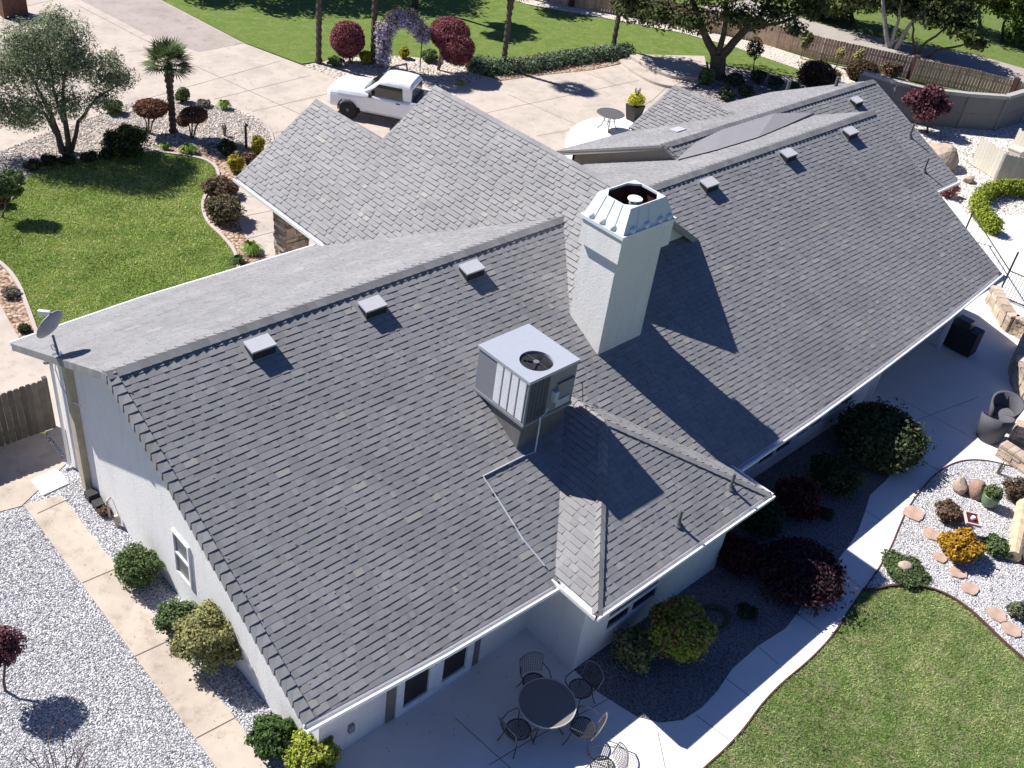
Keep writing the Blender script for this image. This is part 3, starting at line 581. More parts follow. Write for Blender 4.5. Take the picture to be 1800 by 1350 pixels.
mb.build('shroud_liner', mat('rusty_dark', (.06, .024, .018), .9, var=.4), cap_)
mb = MB(); mb.lathe([(.11, 7.5), (.11, 7.72), (.13, 7.73)], 16, (cxm + .05, cym - .05, 0)); mb.build('flue', STEEL, cap_)
mb = MB(); mb.lathe([(.02, 7.86), (.16, 7.84), (.17, 7.82), (.15, 7.81), (.02, 7.80)], 20, (cxm + .05, cym - .05, 0)); mb.tube([(cxm + .05, cym + .05, 7.7), (cxm + .05, cym + .05, 7.82)], .02, 6); mb.tube([(cxm - .03, cym - .12, 7.7), (cxm - .03, cym - .12, 7.82)], .02, 6); mb.build('flue_cap', WHITE, cap_)
for i, fr in enumerate((.18, .45, .72, .9)):                   # scoop vents round the foot of the shroud
    for (pa, pb, nn) in (((x0 + .05, y0 + .05), (x1 - .05, y0 + .05), (0, -1)), ((x0 + .05, y1 - .05), (x0 + .05, y0 + .05), (-1, 0))):
        if nn[0] and fr > .8: continue
        px_, py_ = pa[0] + (pb[0] - pa[0]) * fr, pa[1] + (pb[1] - pa[1]) * fr
        mb = MB(); mb.rock((px_ - nn[0] * .02, py_ - nn[1] * .02, z1 + .05), (.10 if nn[1] else .08, .08 if nn[1] else .10, .085), 3, 2); mb.build('scoop_vent', METW, cap_, smooth=True)
# roof vents, on the near slope
VENTM = mat('grey_vent', (.50, .50, .53), .5, var=.05, metal=.2)
def slope_box(x, y, w, l, h0, h1, zfun, p):
    """box sheared to sit on the slope; low side faces downhill"""
    mb = MB(); ys = (y - l / 2, y + l / 2)
    mb.hexa([(x - w / 2, ys[0], zfun(ys[0]) - .02), (x + w / 2, ys[0], zfun(ys[0]) - .02), (x + w / 2, ys[1], zfun(ys[1]) - .02), (x - w / 2, ys[1], zfun(ys[1]) - .02),
             (x - w / 2, ys[0], zfun(ys[0]) + h1), (x + w / 2, ys[0], zfun(ys[0]) + h1), (x + w / 2, ys[1], zfun(ys[1]) + h0), (x - w / 2, ys[1], zfun(ys[1]) + h0)])
    return mb
VENTD = mat('vent_throat_shade', (.022, .022, .026), .7)  # throat black also carries the shaded front and the shadow under the plate
def roof_vent(p, zfun, pz, w=.54, l=.32):
    z = zfun(p[1]) + .155; a, b = p[1] - l / 2, p[1] + l / 2; mb = MB()
    mb.hexa([(p[0] - w / 2, a, z - .045), (p[0] + w / 2, a, z - .045), (p[0] + w / 2, b, z + .03), (p[0] - w / 2, b, z + .03), (p[0] - w / 2, a, z - .01), (p[0] + w / 2, a, z - .01), (p[0] + w / 2, b, z + .065), (p[0] - w / 2, b, z + .065)])
    o = mb.build('roof_vent', VENTM, house); mb = MB(); k = w * .62; q0, q1 = a, b + .12
    mb.hexa([(p[0] - k, q0, zfun(q0) + .02), (p[0] + k, q0, zfun(q0) + .02), (p[0] + k, q1, zfun(q1) + .02), (p[0] - k, q1, zfun(q1) + .02), (p[0] - k, q0, zfun(q0) + .024), (p[0] + k, q0, zfun(q0) + .024), (p[0] + k, q1, zfun(q1) + .024), (p[0] - k, q1, zfun(q1) + .024)])
    mb.build('flashing', mat('flashing_grey', (.27, .27, .28), .6), o); mb = MB(); w -= .03; a += .012; b -= .02
    mb.hexa([(p[0] - w / 2, a, zfun(a) - .01), (p[0] + w / 2, a, zfun(a) - .01), (p[0] + w / 2, b, zfun(b) - .01), (p[0] - w / 2, b, zfun(b) - .01), (p[0] - w / 2, a, z - .035), (p[0] + w / 2, a, z - .035), (p[0] + w / 2, b, z + .03), (p[0] - w / 2, b, z + .03)])
    mb.build('vent_throat_shade', VENTD, o)
for px, py in ((455, 612), (652, 542), (826, 477), (1243, 327), (1382, 275), (1491, 236)):
    p = S(px, py); roof_vent((p[0], p[1] - .05), zn, PN)
p = PL(1504, 183, (0, -PG, 1), ZG - PG * YG); roof_vent(p, zgn, PG, .5)
p = PL(1190, 232, (0, PF, 1), ZG + PF * YG); v = slope_box(p[0], p[1], .5, .35, .16, .05, zgf, PF); v.build('roof_vent', VENTM, house)
PIPE = mat('painted_pipe', (.10, .10, .115), .6)
def pipe(x, y, z, h, r=.035):
    mb = MB(); mb.tube([(x, y, z - .02), (x, y, z + h)], r, 10); mb.lathe([(.11, -.0), (.06, .05), (.05, .09)], 12, (x, y, z)); mb.build('vent_pipe', PIPE, house)
for q, h in (((1284, 858), .42), ((1192, 922), .40)):
    p = S(*q); zz = HE + PN * (p[1] - YC); p = PL(q[0], q[1], (0, -PN, 1), HE - PN * YC); pipe(p[0], p[1], p[2], h)
for q in ((1599, 240), (1624, 301)):
    p = PL(*q, (0, -PG, 1), ZG - PG * YG); pipe(p[0], p[1], p[2], .5)
for q in ((1384, 158), (1469, 152)):
    p = PL(*q, (0, PF, 1), ZG + PF * YG); pipe(p[0], p[1], p[2] - .05, .42, .07)

# ================================================================== ON THE ROOF
# packaged air conditioner
ax0, ax1, ay0, ay1, az0, az1 = 6.56, 7.94, -4.17, -2.68, 4.51, 5.64
ac = thing('air_conditioner', 'boxy pale grey rooftop air conditioner with a round fan in its lid', 'air conditioner', (ax0, ay1, zn(ay1)))
def rel(mb, o): mb.v = [(x - o[0], y - o[1], z - o[2]) for x, y, z in mb.v]; return mb
aco = (ax0, ay1, zn(ay1))
ACB = mat('unit_grey', (.20, .21, .235), .5, var=.05, spec=.4); ACT = mat('unit_lid', (.385, .41, .465), .4, var=.03, metal=.15); FIN = mat('lit_coil_fins', (.60, .61, .64), .5, var=.15, vs_=25)
mb = MB(); mb.box(ax0, ax1, ay0, ay1, az0 + .04, az1 - .06); rel(mb, aco).build('cabinet', ACB, ac)
mb = MB(); mb.box(ax0 - .02, ax1 + .02, ay0 - .02, ay1 + .02, az0 - .03, az0 + .04); rel(mb, aco).build('base_rail', ACB, ac)
fx, fy, fr_ = ax0 + .47 * 1.38 + .05, ay0 + .44, .35
fx = ax0 + .60
mb = MB(); nseg = 32; rim = []; out_ = []                       # lid with a round hole
for k in range(nseg):
    a = 2 * math.pi * k / nseg; c, sn = math.cos(a), math.sin(a); rim.append((fx + fr_ * c, fy + fr_ * sn))
    tt = min(((ax1 + .025 - fx) / c if c > 1e-9 else ((ax0 - .025 - fx) / c if c < -1e-9 else 1e9)), ((ay1 + .025 - fy) / sn if sn > 1e-9 else ((ay0 - .025 - fy) / sn if sn < -1e-9 else 1e9)))
    out_.append((fx + tt * c, fy + tt * sn))
cr = [(ax0 - .025, ay0 - .025), (ax1 + .025, ay0 - .025), (ax1 + .025, ay1 + .025), (ax0 - .025, ay1 + .025)]
for k in range(nseg):
    j = (k + 1) % nseg; mb.quad((*rim[k], az1), (*out_[k], az1), (*out_[j], az1), (*rim[j], az1)); mb.quad((*rim[k], az1), (*rim[j], az1), (*rim[j], az1 - .058), (*rim[k], az1 - .058))
    for c in cr:
        a0, a1 = math.atan2(out_[k][1] - fy, out_[k][0] - fx), math.atan2(out_[j][1] - fy, out_[j][0] - fx); ac_ = math.atan2(c[1] - fy, c[0] - fx)
        if ((ac_ - a0) % (2 * math.pi)) < ((a1 - a0) % (2 * math.pi)): mb.quad((*out_[k], az1), (*c, az1), (*out_[j], az1))
for a, b in zip(cr, cr[1:] + cr[:1]): mb.quad((*a, az1), (*a, az1 - .07), (*b, az1 - .07), (*b, az1))
lid = rel(mb, aco).build('lid', ACT, ac)
mb = MB(); mb.lathe([(.001, az1 - .056), (fr_ - .004, az1 - .056), (fr_ - .004, az1 - .050), (.001, az1 - .050)], 24, (fx, fy, 0)); rel(mb, aco).build('fan_well', BLACK, lid)
mb = MB(); mb.lathe([(.001, az1 - .012), (.06, az1 - .012), (.06, az1 - .045), (.001, az1 - .045)], 16, (fx, fy, 0)); rel(mb, aco).build('fan_hub', ACB, lid)
for k in range(4):
    a = k * math.pi / 2 + .5; mb = MB(); c, sn = math.cos(a), math.sin(a); q = lambda r, w, z: (fx + r * c * 1.1 - w * sn, fy + r * sn + w * c, az1 - z)
    mb.hexa([q(.06, -.03, .046), q(.27, -.06, .046), q(.27, .06, .018), q(.06, .03, .018), q(.06, -.03, .042), q(.27, -.06, .042), q(.27, .06, .014), q(.06, .03, .014)]); rel(mb, aco).build('fan_blade', mat('fan_metal', (.022, .022, .025), .8, spec=.1), lid)
mb = MB()
for r in (.2, .3): mb.tube([(fx + r * math.cos(t * math.pi / 12), fy + r * math.sin(t * math.pi / 12), az1 - .004) for t in range(25)], .0025, 4, False)
for k in range(4): a = k * math.pi / 2; mb.tube([(fx, fy, az1 - .002), (fx + .35 * math.cos(a), fy + .35 * math.sin(a), az1 - .002)], .003, 4)
rel(mb, aco).build('fan_guard', IRON, lid)
for k in range(4):                                                  # coil panels on the lit side, sunlight put into their pale colour
    y1_ = ay0 + .06 + (3 - k) * .225; mb = MB(); mb.box(ax0 - .012, ax0 + .01, y1_, y1_ + .19, az0 + .07, az1 - .08)
    for z in np.arange(az0 + .1, az1 - .1, .045): mb.box(ax0 - .018, ax0 - .012, y1_ + .01, y1_ + .18, z, z + .02)
    rel(mb, aco).build('coil_panel', FIN, ac)
for k in range(5):
    mb = MB(); mb.box(ax0 + .06 + k * .11, ax0 + .15 + k * .11, ay0 - .012, ay0 + .01, az0 + .07, az1 - .08); rel(mb, aco).build('coil_panel', mat('shaded_coil', (.07, .075, .09), .6), ac)  # same coil on the shaded side, its shade put into a dark copy
mb = MB(); mb.box(ax1 - .52, ax1 - .08, ay0 - .02, ay0 + .01, az0 + .32, az1 - .40); mb.box(ax1 - .54, ax1 - .06, ay0 - .05, ay0 + .01, az1 - .44, az1 - .39); rel(mb, aco).build('access_panel', ACB, ac)
mb = MB(); mb.box(ax1 - .50, ax1 - .10, ay0 - .022, ay0 - .012, az0 + .10, az0 + .28); mb.box(ax1 - .66, ax1 - .54, ay0 - .10, ay0, az0 + .35, az0 + .60); rel(mb, aco).build('rating_plate', mat('label_grey', (.42, .47, .52), .5), ac)
mb = MB(); y_ = ay0 + .14; mb.hexa([(ax0 + .08, y_, zn(y_) - .03), (ax1 - .08, y_, zn(y_) - .03), (ax1 - .08, ay1 - .05, zn(ay1) - .05), (ax0 + .08, ay1 - .05, zn(ay1) - .05), (ax0 + .03, ay0 + .05, az0 - .02), (ax1 - .03, ay0 + .05, az0 - .02), (ax1 - .03, ay1 - .02, az0 - .02), (ax0 + .03, ay1 - .02, az0 - .02)]); rel(mb, aco).build('roof_curb', mat('curb_sheet', (.15, .145, .14), .6, var=.15), ac)
# pale gas pipe from the unit down the roof to the bay gutter
pA = [PL(963, 717, (0, 1, 0), ay0 - .08), PL(958, 727, (0, 1, 0), ay0 - .10), PL(950, 733, (0, 1, 0), ay0 - .12), PL(947, 757, (0, 1, 0), ay0 - .15)]
pB = [S(940, 796) + [0, 0, .03], S(919, 804) + [0, 0, .03], S(849, 839) + [0, 0, .03], S(884, 893) + [0, 0, .03], S(920, 951) + [0, 0, .03], S(957, 997) + [0, 0, .04]]
o_ = S(849, 839); gp = thing('gas_pipe', 'thin pale pipe running from the air conditioner down the shingles to the bay', 'pipe', tuple(o_))
mb = MB(); mb.tube(pA + pB, .017, 8); rel(mb, o_).build('pipe_run', mat('pipe_paint', (.50, .53, .58), .5), gp)
for q in ((895, 816), (866, 866), (902, 922)):
    p = S(*q); mb = MB(); mb.box(p[0] - .05, p[0] + .05, p[1] - .04, p[1] + .04, p[2] - .03, p[2] + .02); rel(mb, o_).build('pipe_block', mat('block_wood', (.12, .10, .08), .9), gp)
# thin dark cable looping off the unit
p0 = S(1010, 735); cb = thing('power_cable', 'thin dark cable looping over the shingles beside the air conditioner', 'cable', tuple(p0))
mb = MB(); mb.tube([(ax1, ay0 + .25, az0 + .15)] + [S(x, y) + [0, 0, h] for x, y, h in ((1020, 690, .3), (1024, 712, .05), (1032, 715, .04), (1049, 717, .05), (1045, 735, .04), (1036, 752, .04))], .012, 6); rel(mb, p0).build('conduit', IRON, cb)
mb = MB(); mb.tube([S(x, y) + [0, 0, h] for x, y, h in ((1010, 735, .03), (1016, 731, .12), (1028, 735, .15), (1034, 750, .10), (1050, 765, .05), (1068, 775, .05))], .008, 5); rel(mb, p0).build('wire', IRON, cb)
# satellite dish
p0 = FS(102, 624); ds = thing('satellite_dish', 'small grey satellite dish on a bent mast at the roof corner', 'satellite dish', tuple(p0))
DM = mat('dish_grey', (.30, .31, .34), .45, var=.04); top = at(p0, 93, 590); top = (top[0], top[1], top[2] - p0[2])
cen = at(p0, 91, 573); cen = np.array([cen[0], cen[1], cen[2] - p0[2]])
mb = MB(); mb.tube([(0, 0, 0), (0, 0, .12), top], .025, 8); mb.box(-.09, .09, -.07, .07, -.05, .02); mb.build('mast', mat('dish_steel', (.12, .15, .21), .4, metal=.3), ds)
dn = norm((-.38, .86, .36)); M_ = Matrix.Translation(Vector(cen)) @ Vector(dn).to_track_quat('Z', 'Y').to_matrix().to_4x4()
mb = MB(); mb.lathe([(.001, -.02), (.12, -.012), (.25, .02), (.33, .055), (.335, .06), (.33, .045), (.25, .004), (.12, -.03), (.001, -.04)], 28, M=M_); mb.build('reflector', DM, ds, smooth=True)
lnb = np.array(at(p0, 77, 548)) - [0, 0, p0[2]]
mb = MB(); mb.tube([cen - dn * .04, (cen + lnb) / 2 - [0, 0, .05], lnb], .014, 6); mb.build('arm', BLACK, ds)
mb = MB(); d = norm(np.array([ROT[0, 0], ROT[1, 0], 0])); mb.bar(lnb - d * .11, lnb + d * .11, .07, .05)
for k in (-1, 0, 1): mb.tube([lnb + d * .08 * k, lnb + d * .08 * k - [0, 0, .09]], .032, 8)
mb.build('receiver', WHITE, ds)
mb = MB(); mb.tube([(0, 0, .1), (-.05, .02, .25), (-.1, .03, .28), (-.08, .02, .16), (-.02, 0, .12)] + [tuple(np.array(PL(*q, (1, 0, 0), .60)) - p0) for q in ((97, 648), (108, 680), (125, 705), (150, 718))], .012, 6); mb.build('coax_cable', WHITE, ds)

# ================================================================== PICKUP TRUCK
TW = mat('truck_white', (.74, .76, .80), .25, var=.01, spec=.5, coat=.6); TG = mat('truck_glass', (.015, .018, .022), .05, spec=.9); TY = mat('tyre', (.02, .02, .021), .8); TRM = mat('wheel_rim', (.10, .10, .11), .35, metal=.8)
hd_ = math.atan2(.82, -.57); hv = np.array([math.cos(hd_), math.sin(hd_)]); lv = np.array([-hv[1], hv[0]])
fl_ = np.array([18.25, 18.35]) + (np.array(G2(612, 191)) - np.array(G2(641, 207))); org = fl_ - hv * 2.55 - lv * .90
tr = thing('pickup_truck', 'white single cab pickup truck parked on the driveway with its far door open', 'pickup truck', (org[0], org[1], .02), hd_)
def sect(mb, secs):      # loft: list of (x, [(y,z)...])
    rings = [mb.add([(x, y, z) for y, z in pr_]) for x, pr_ in secs]; n = len(secs[0][1])
    for a, b in zip(rings, rings[1:]):
        for k in range(n): j = (k + 1) % n; mb.face((a + k, b + k, b + j, a + j))
    mb.face([rings[0] + k for k in range(n)]); mb.face([rings[-1] + k for k in range(n - 1, -1, -1)])
def prof(w, zb, zs, zt, wt):
    r = [(-w * .96, zb), (-w, zb + .12), (-w, zs)]
    for a in (20, 42, 62, 80): t = math.radians(a); r.append((-(wt + (w - wt) * math.cos(t)), zs + (zt - zs) * math.sin(t)))
    r.append((-wt * .55, zt + .015)); return r + [(-a, b) for a, b in r[::-1]]
mb = MB(); sect(mb, [(2.66, prof(.66, .45, .66, .80, .50)), (2.62, prof(.76, .42, .76, 1.00, .58)), (2.45, prof(.88, .38, .84, 1.13, .62)), (2.1, prof(.93, .40, .88, 1.19, .66)), (1.6, prof(.955, .60, .90, 1.22, .66)), (1.15, prof(.94, .40, .92, 1.24, .68)), (.92, prof(.93, .36, .98, 1.18, .78)), (.7, prof(.93, .36, 1.0, 1.12, .82)), (-.95, prof(.93, .36, 1.0, 1.12, .82)), (-1.0, prof(.93, .38, 1.0, 1.12, .84))])
bd = mb.build('body', TW, tr)
mb = MB(); sect(mb, [(1.08, prof(.80, 1.05, 1.15, 1.20, .70)), (.62, prof(.82, 1.12, 1.34, 1.58, .62)), (.38, prof(.82, 1.12, 1.46, 1.77, .60)), (.10, prof(.82, 1.12, 1.50, 1.83, .60)), (-.45, prof(.82, 1.12, 1.50, 1.84, .60)), (-.90, prof(.81, 1.0, 1.46, 1.80, .60)), (-1.0, prof(.80, 1.0, 1.42, 1.68, .62))]); mb.build('cab', TW, tr)
for sg in (-1, 1):       # side windows with door lines
    mb = MB(); y = .838 * sg; y2 = .815 * sg
    lo = [(.84, y, 1.13), (-.66, y, 1.13), (-.62, y, 1.50), (.52, y, 1.50)]; hi = [(.52, y, 1.50), (-.62, y, 1.50), (-.60, y2, 1.63), (.38, y2, 1.63)]
    for q in (lo, hi): mb.quad(*q); mb.quad(*[(a, b - .01 * sg, c) for a, b, c in q[::-1]])
    mb.build('side_window', TG, tr)
    for xs in (.80, -.70): mb = MB(); mb.box(xs, xs + .015, sg * .921 - .003, sg * .921 + .003, .42, 1.1); mb.build('door_seam', JOINT, tr)
    mb = MB(); mb.box(-.58, -.40, sg * .92 - .02, sg * .92 + .025, .98, 1.02); mb.build('door_handle', BLACK, tr)
    mb = MB(); mb.box(.62, .74, sg * .90, sg * 1.09, 1.10, 1.26); mb.build('wing_mirror', BLACK, tr)
    mb = MB(); mb.box(2.35, 2.585, sg * .60 - .12 , sg * .60 + .18, .78, .90); mb.build('headlight', mat('lamp_lens', (.55, .56, .58), .15), tr)
    mb = MB(); mb.box(-.8, .95, sg * .95 - .06, sg * .95 + .06, .30, .35); mb.build('running_board', BLACK, tr)
    for wx in (1.62, -1.75):
        w = MB(); Mw = Matrix.Translation(Vector((wx, sg * .80, .38))) @ Matrix.Rotation(math.pi / 2, 4, 'X')
        w.lathe([(.20, -.12), (.36, -.13), (.38, -.08), (.38, .08), (.36, .13), (.20, .12)], 24, M=Mw); wh = w.build('wheel', TY, tr)
        w = MB(); Mr = Matrix.Translation(Vector((wx, sg * .80, .38))) @ Matrix.Rotation(math.pi / 2, 4, 'X'); w.lathe([(.001, -.125), (.21, -.11), (.23, -.02), (.23, .02), (.21, .11), (.001, .125)], 12, M=Mr); w.build('rim', TRM, wh)
        a = MB(); cs = [(wx + .47 * math.cos(t), .38 + .45 * math.sin(t)) for t in np.linspace(-.2, math.pi + .2, 13)]
        for (xa, za), (xb, zb) in zip(cs, cs[1:]): a.bar((xa, sg * .925, za), (xb, sg * .925, zb), .05, .03, up=(0, 1, 0))
        a.lathe([(.001, -.02), (.43, -.02), (.43, .02), (.001, .02)], 20, M=Matrix.Translation(Vector((wx, sg * .91, .40))) @ Matrix.Rotation(math.pi / 2, 4, 'X')); a.mi = 0; a.build('wheel_arch', mat('arch_black', (.02, .02, .022), .8) , tr)
        for o in (wh, tr.children[-1]): pass
        wh.location = (0, sg * .14, 0)
mb = MB(); mb.quad((1.08, -.66, 1.245), (1.08, .66, 1.245), (.50, .56, 1.70), (.50, -.56, 1.70)); rel(mb, (-.02, 0, -.012)).build('windscreen', TG, tr)
mb = MB(); mb.box(-1.02, -1.0, -.68, .68, 1.16, 1.58); mb.build('rear_window', TG, tr)
mb = MB(); mb.box(-2.45, -1.0, -.92, -.80, .45, 1.16); mb.box(-2.45, -1.0, .80, .92, .45, 1.16); mb.box(-2.50, -2.42, -.92, .92, .55, 1.12); mb.box(-2.45, -1.0, -.92, .92, .50, .60)
for sg in (-1, 1): mb.box(-2.42, -1.0, sg * .70 - .12, sg * .70 + .12, .6, .76)
mb.build('cargo_bed', TW, tr)
mb = MB(); mb.box(-2.42, -1.02, -.79, .79, .61, .64); mb.box(-1.08, -1.03, -.79, .79, .6, 1.12); mb.build('bed_liner', BLACK, tr)
mb = MB(); mb.box(-2.0, -1.1, -.4, .5, .60, .82); mb.build('bed_box', mat('toolbox', (.10, .13, .20), .5), tr)
od = MB(); Md = Matrix.Translation(Vector((.82, -.93, 0))) @ Matrix.Rotation(math.radians(58), 4, 'Z'); od.box(-1.45, 0, -.04, .04, .42, 1.14, Md)
for a, b in (((-1.45, 0, 1.14), (-1.35, 0, 1.62)), ((-1.35, 0, 1.62), (-.45, 0, 1.62)), ((-.45, 0, 1.62), (0, 0, 1.14))): od.bar(tuple(Md @ Vector(a)), tuple(Md @ Vector(b)), .05, .05)
od.build('open_door', mat('door_shade', (.04, .04, .045), .5), tr)

# ================================================================== FENCES AND WALLS
def board_fence(name, label, cat, pts, h, m, bw=.14, gap=.012, rails=True, group=None, posts=None, seed=1, lean=.01):
    o = (pts[0][0], pts[0][1], 0); t = thing(name, label, cat, o, 0, group); rg = random.Random(seed)
    for a, b in zip(pts, pts[1:]):
        a, b = np.array(a), np.array(b); L = np.linalg.norm(b - a); d = (b - a) / L; nrm_ = np.array([-d[1], d[0]])
        mb = MB(); s_ = 0
        while s_ < L - .02:
            w = min(bw, L - s_); mb.cur = rg.random(); p = a + d * (s_ + gap / 2); q = a + d * (s_ + w - gap / 2); hh = h + rg.uniform(-.012, .012); off = nrm_ * .012
            c = [(*(p - off), .04), (*(q - off), .04), (*(q + off), .04), (*(p + off), .04)]; e = (q - p) * .22
            mb.hexa(c + [(*(p - off), hh - .04), (*(q - off), hh - .04), (*(q + off), hh - .04), (*(p + off), hh - .04)])
            mb.hexa([(*(p - off), hh - .04), (*(q - off), hh - .04), (*(q + off), hh - .04), (*(p + off), hh - .04), (*(p - off + e), hh), (*(q - off - e), hh), (*(q + off - e), hh), (*(p + off + e), hh)])
            s_ += w
        rel(mb, o).build('board_panel', m, t)
        for z in (.35, h - .35):
            r = MB(); p, q = a + nrm_ * .035, b + nrm_ * .035; r.bar((*p, z), (*q, z), .035, .09); rel(r, o).build('rail', m, t)
        for q in ([a, b] if posts is None else []):
            r = MB(); q = q + nrm_ * .06; r.box(q[0] - .05, q[0] + .05, q[1] - .05, q[1] + .05, 0, h + .02); rel(r, o).build('post', m, t)
    for q in (posts or []): r = MB(); r.box(q[0] - .13, q[0] + .13, q[1] - .13, q[1] + .13, 0, h + .12); rel(r, o).build('post', DARKW, t)
    return t
# side gate fence by the gable wall
gf = board_fence('board_fence', 'weathered grey board fence and gate joining the gable wall', 'fence', [(-6.0, 6.25), (-2.6, 6.25), (-.55, 6.22), (.92, 6.20)], 1.55, WOODG, gap=.007, seed=3)
mb = MB()
for (x0, z) in ((-.95, 1.12), (-1.4, .55)): mb.box(x0, x0 + .55, 6.14, 6.165, z, z + .045)
mb.box(-.62, -.45, 6.12, 6.165, 1.10, 1.25); rel(mb, (-6.0, 6.25, 0)).build('gate_hinge', BLACK, gf)
# long back fence: bays between dark posts
FHT = 1.25
bf = [G2(900, -12), G2(1004, 12), G2(1160, 38), G2(1310, 70), G2(1440, 106), G2(1598, 141)]
board_fence('board_fence', 'long tan board fence behind the far lawn and oak', 'fence', bf, FHT, WOOD, bw=.16, posts=[G2(1598, 141), G2(1004, 12)], seed=5)
board_fence('board_fence', 'newer tan board fence along the road above the grey wall', 'fence', [G2(1599, 143)] + [tuple(G(a_, b_, FHT)[:2]) for a_, b_ in ((1700, 119), (1788, 141), (1880, 168))], FHT, WOOD, bw=.16, posts=[tuple(G(1788, 141, FHT)[:2])], seed=6)
# grey panelled retaining wall
GW = concrete('wall_concrete', (.20, .195, .19), .1)
wp = [G2(1500, 185), G2(1556, 203), G2(1608, 216), G2(1680, 224), G2(1745, 228), G2(1790, 214), G2(1830, 205)]
o_ = (wp[0][0], wp[0][1], 0); rw = thing('retaining_wall', 'tall grey panelled concrete wall curving behind the plum tree', 'wall', o_)
for a, b in zip(wp, wp[1:]):
    mb = MB(); d = norm((b[0] - a[0], b[1] - a[1], 0)); nn = np.array([-d[1], d[0], 0]); A, B = np.array([*a, 0.]), np.array([*b, 0.])
    mb.hexa([A - nn * .1, B - nn * .1, B + nn * .1, A + nn * .1] + [p + np.array([0, 0, 1.62]) for p in (A - nn * .1, B - nn * .1, B + nn * .1, A + nn * .1)])
    rel(mb, o_).build('wall_panel', GW, rw)
    mb = MB(); mb.bar(A + [0, 0, 1.70], B + [0, 0, 1.70], .30, .16); rel(mb, o_).build('coping', mat('coping_grey', (.36, .35, .33), .8), rw)
    for z in (.8,): mb = MB(); mb.bar(A + [0, 0, z], B + [0, 0, z], .215, .02); rel(mb, o_).build('panel_joint', mat('groove', (.12, .12, .12), .9), rw)
    mb = MB(); mb.box(A[0] - .13, A[0] + .13, A[1] - .13, A[1] + .13, 0, 1.64); rel(mb, o_).build('pilaster', mat('pilaster_grey', (.20, .195, .19), .9), rw)
# cream vinyl screen fences on the right
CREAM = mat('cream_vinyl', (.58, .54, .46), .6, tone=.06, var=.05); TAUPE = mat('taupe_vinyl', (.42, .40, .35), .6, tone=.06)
board_fence('vinyl_fence', 'cream vinyl fence panel facing the boulder', 'fence', [G2(1706, 290), G2(1748, 316)], 1.35, CREAM, bw=.18, gap=.006, seed=7)
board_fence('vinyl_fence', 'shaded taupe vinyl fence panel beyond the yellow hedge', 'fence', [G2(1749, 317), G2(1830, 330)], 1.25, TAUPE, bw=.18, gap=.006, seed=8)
board_fence('vinyl_fence', 'short cream vinyl fence at the right picture edge', 'fence', [G2(1779, 258), G2(1840, 290)], .9, CREAM, bw=.18, gap=.006, seed=9)
mb = MB(); mb.box(-.35, .35, -.3, .3, 0, .7); mb.box(-.37, .37, -.32, .32, .7, .76); e_ = mb.build('equipment_cabinet', CREAM); e_.location = (*G2(1778, 288), .02); tag(e_, 'pale square equipment cabinet between the vinyl fences', 'cabinet')
# brick pier top left
PIER = mat('brown_brick', (.13, .07, .05), .9, var=.3, bs=12, bst=.5)
p0 = G2(22, 26); o = thing('brick_pier', 'brown brick gate pier at the top left of the driveway', 'pier', (*p0, 0))
mb = MB(); mb.box(-.55, .55, -.5, .5, 0, 1.1); mb.build('shaft', PIER, o); mb = MB(); mb.box(-.62, .62, -.57, .57, 1.1, 1.22); mb.build('cap', mat('pier_cap', (.36, .28, .24), .8), o)
# block walls at the right
def block_wall(label, pix, h, seed, closed=True):
    pts = [G2(*p) for p in smooth_pix(pix, 1)]; o = (*pts[0], 0); t = thing('block_wall', label, 'wall', o); rg = random.Random(seed)
    mb = MB(); z = 0; 
    while z < h - .02:
        for a, b in zip(pts, pts[1:]):
            a, b = np.array(a), np.array(b); L = np.linalg.norm(b - a); k = max(1, round(L / .42)); off = .5 * (int(z / .15) % 2)
            for i in range(k):
                p, q = a + (b - a) * (i + .02) / k, a + (b - a) * (i + .98) / k; mb.cur = rg.random(); mb.bar((*p, z + .072), (*q, z + .072), .30 + rg.uniform(-.03, .03), .138)
        z += .15
    rel(mb, o).build('block_course', STONEB, t)
    mb = MB()
    for a, b in zip(pts, pts[1:]):
        a, b = np.array(a), np.array(b); L = np.linalg.norm(b - a); k = max(1, round(L / .34))
        for i in range(k): p, q = a + (b - a) * (i + .03) / k, a + (b - a) * (i + .97) / k; mb.cur = rg.random(); mb.bar((*p, h + .04), (*q, h + .04), .36, .08)
    rel(mb, o).build('capstone', STONEB, t); return t
STONEB = mat('tan_block', (.44, .355, .28), .9, tone=.28, var=.25, vs_=8, bs=18, bst=.7, bd=.02)
block_wall('tan block wall at the end of the covered patio', [(1737, 531), (1752, 560), (1768, 585), (1782, 590), (1800, 600), (1850, 640)], .62, 1)
block_wall('curving tan block wall at the right picture edge', [(1800, 610), (1786, 632), (1778, 655), (1782, 680), (1795, 700), (1815, 715)], .75, 2)
block_wall('low tan block bench wall behind the wicker chairs', [(1752, 800), (1770, 812), (1796, 830), (1830, 860)], .42, 3)
block_wall('stacked tan block wall end beside the wicker chairs', [(1772, 775), (1790, 780), (1830, 800)], .62, 4)
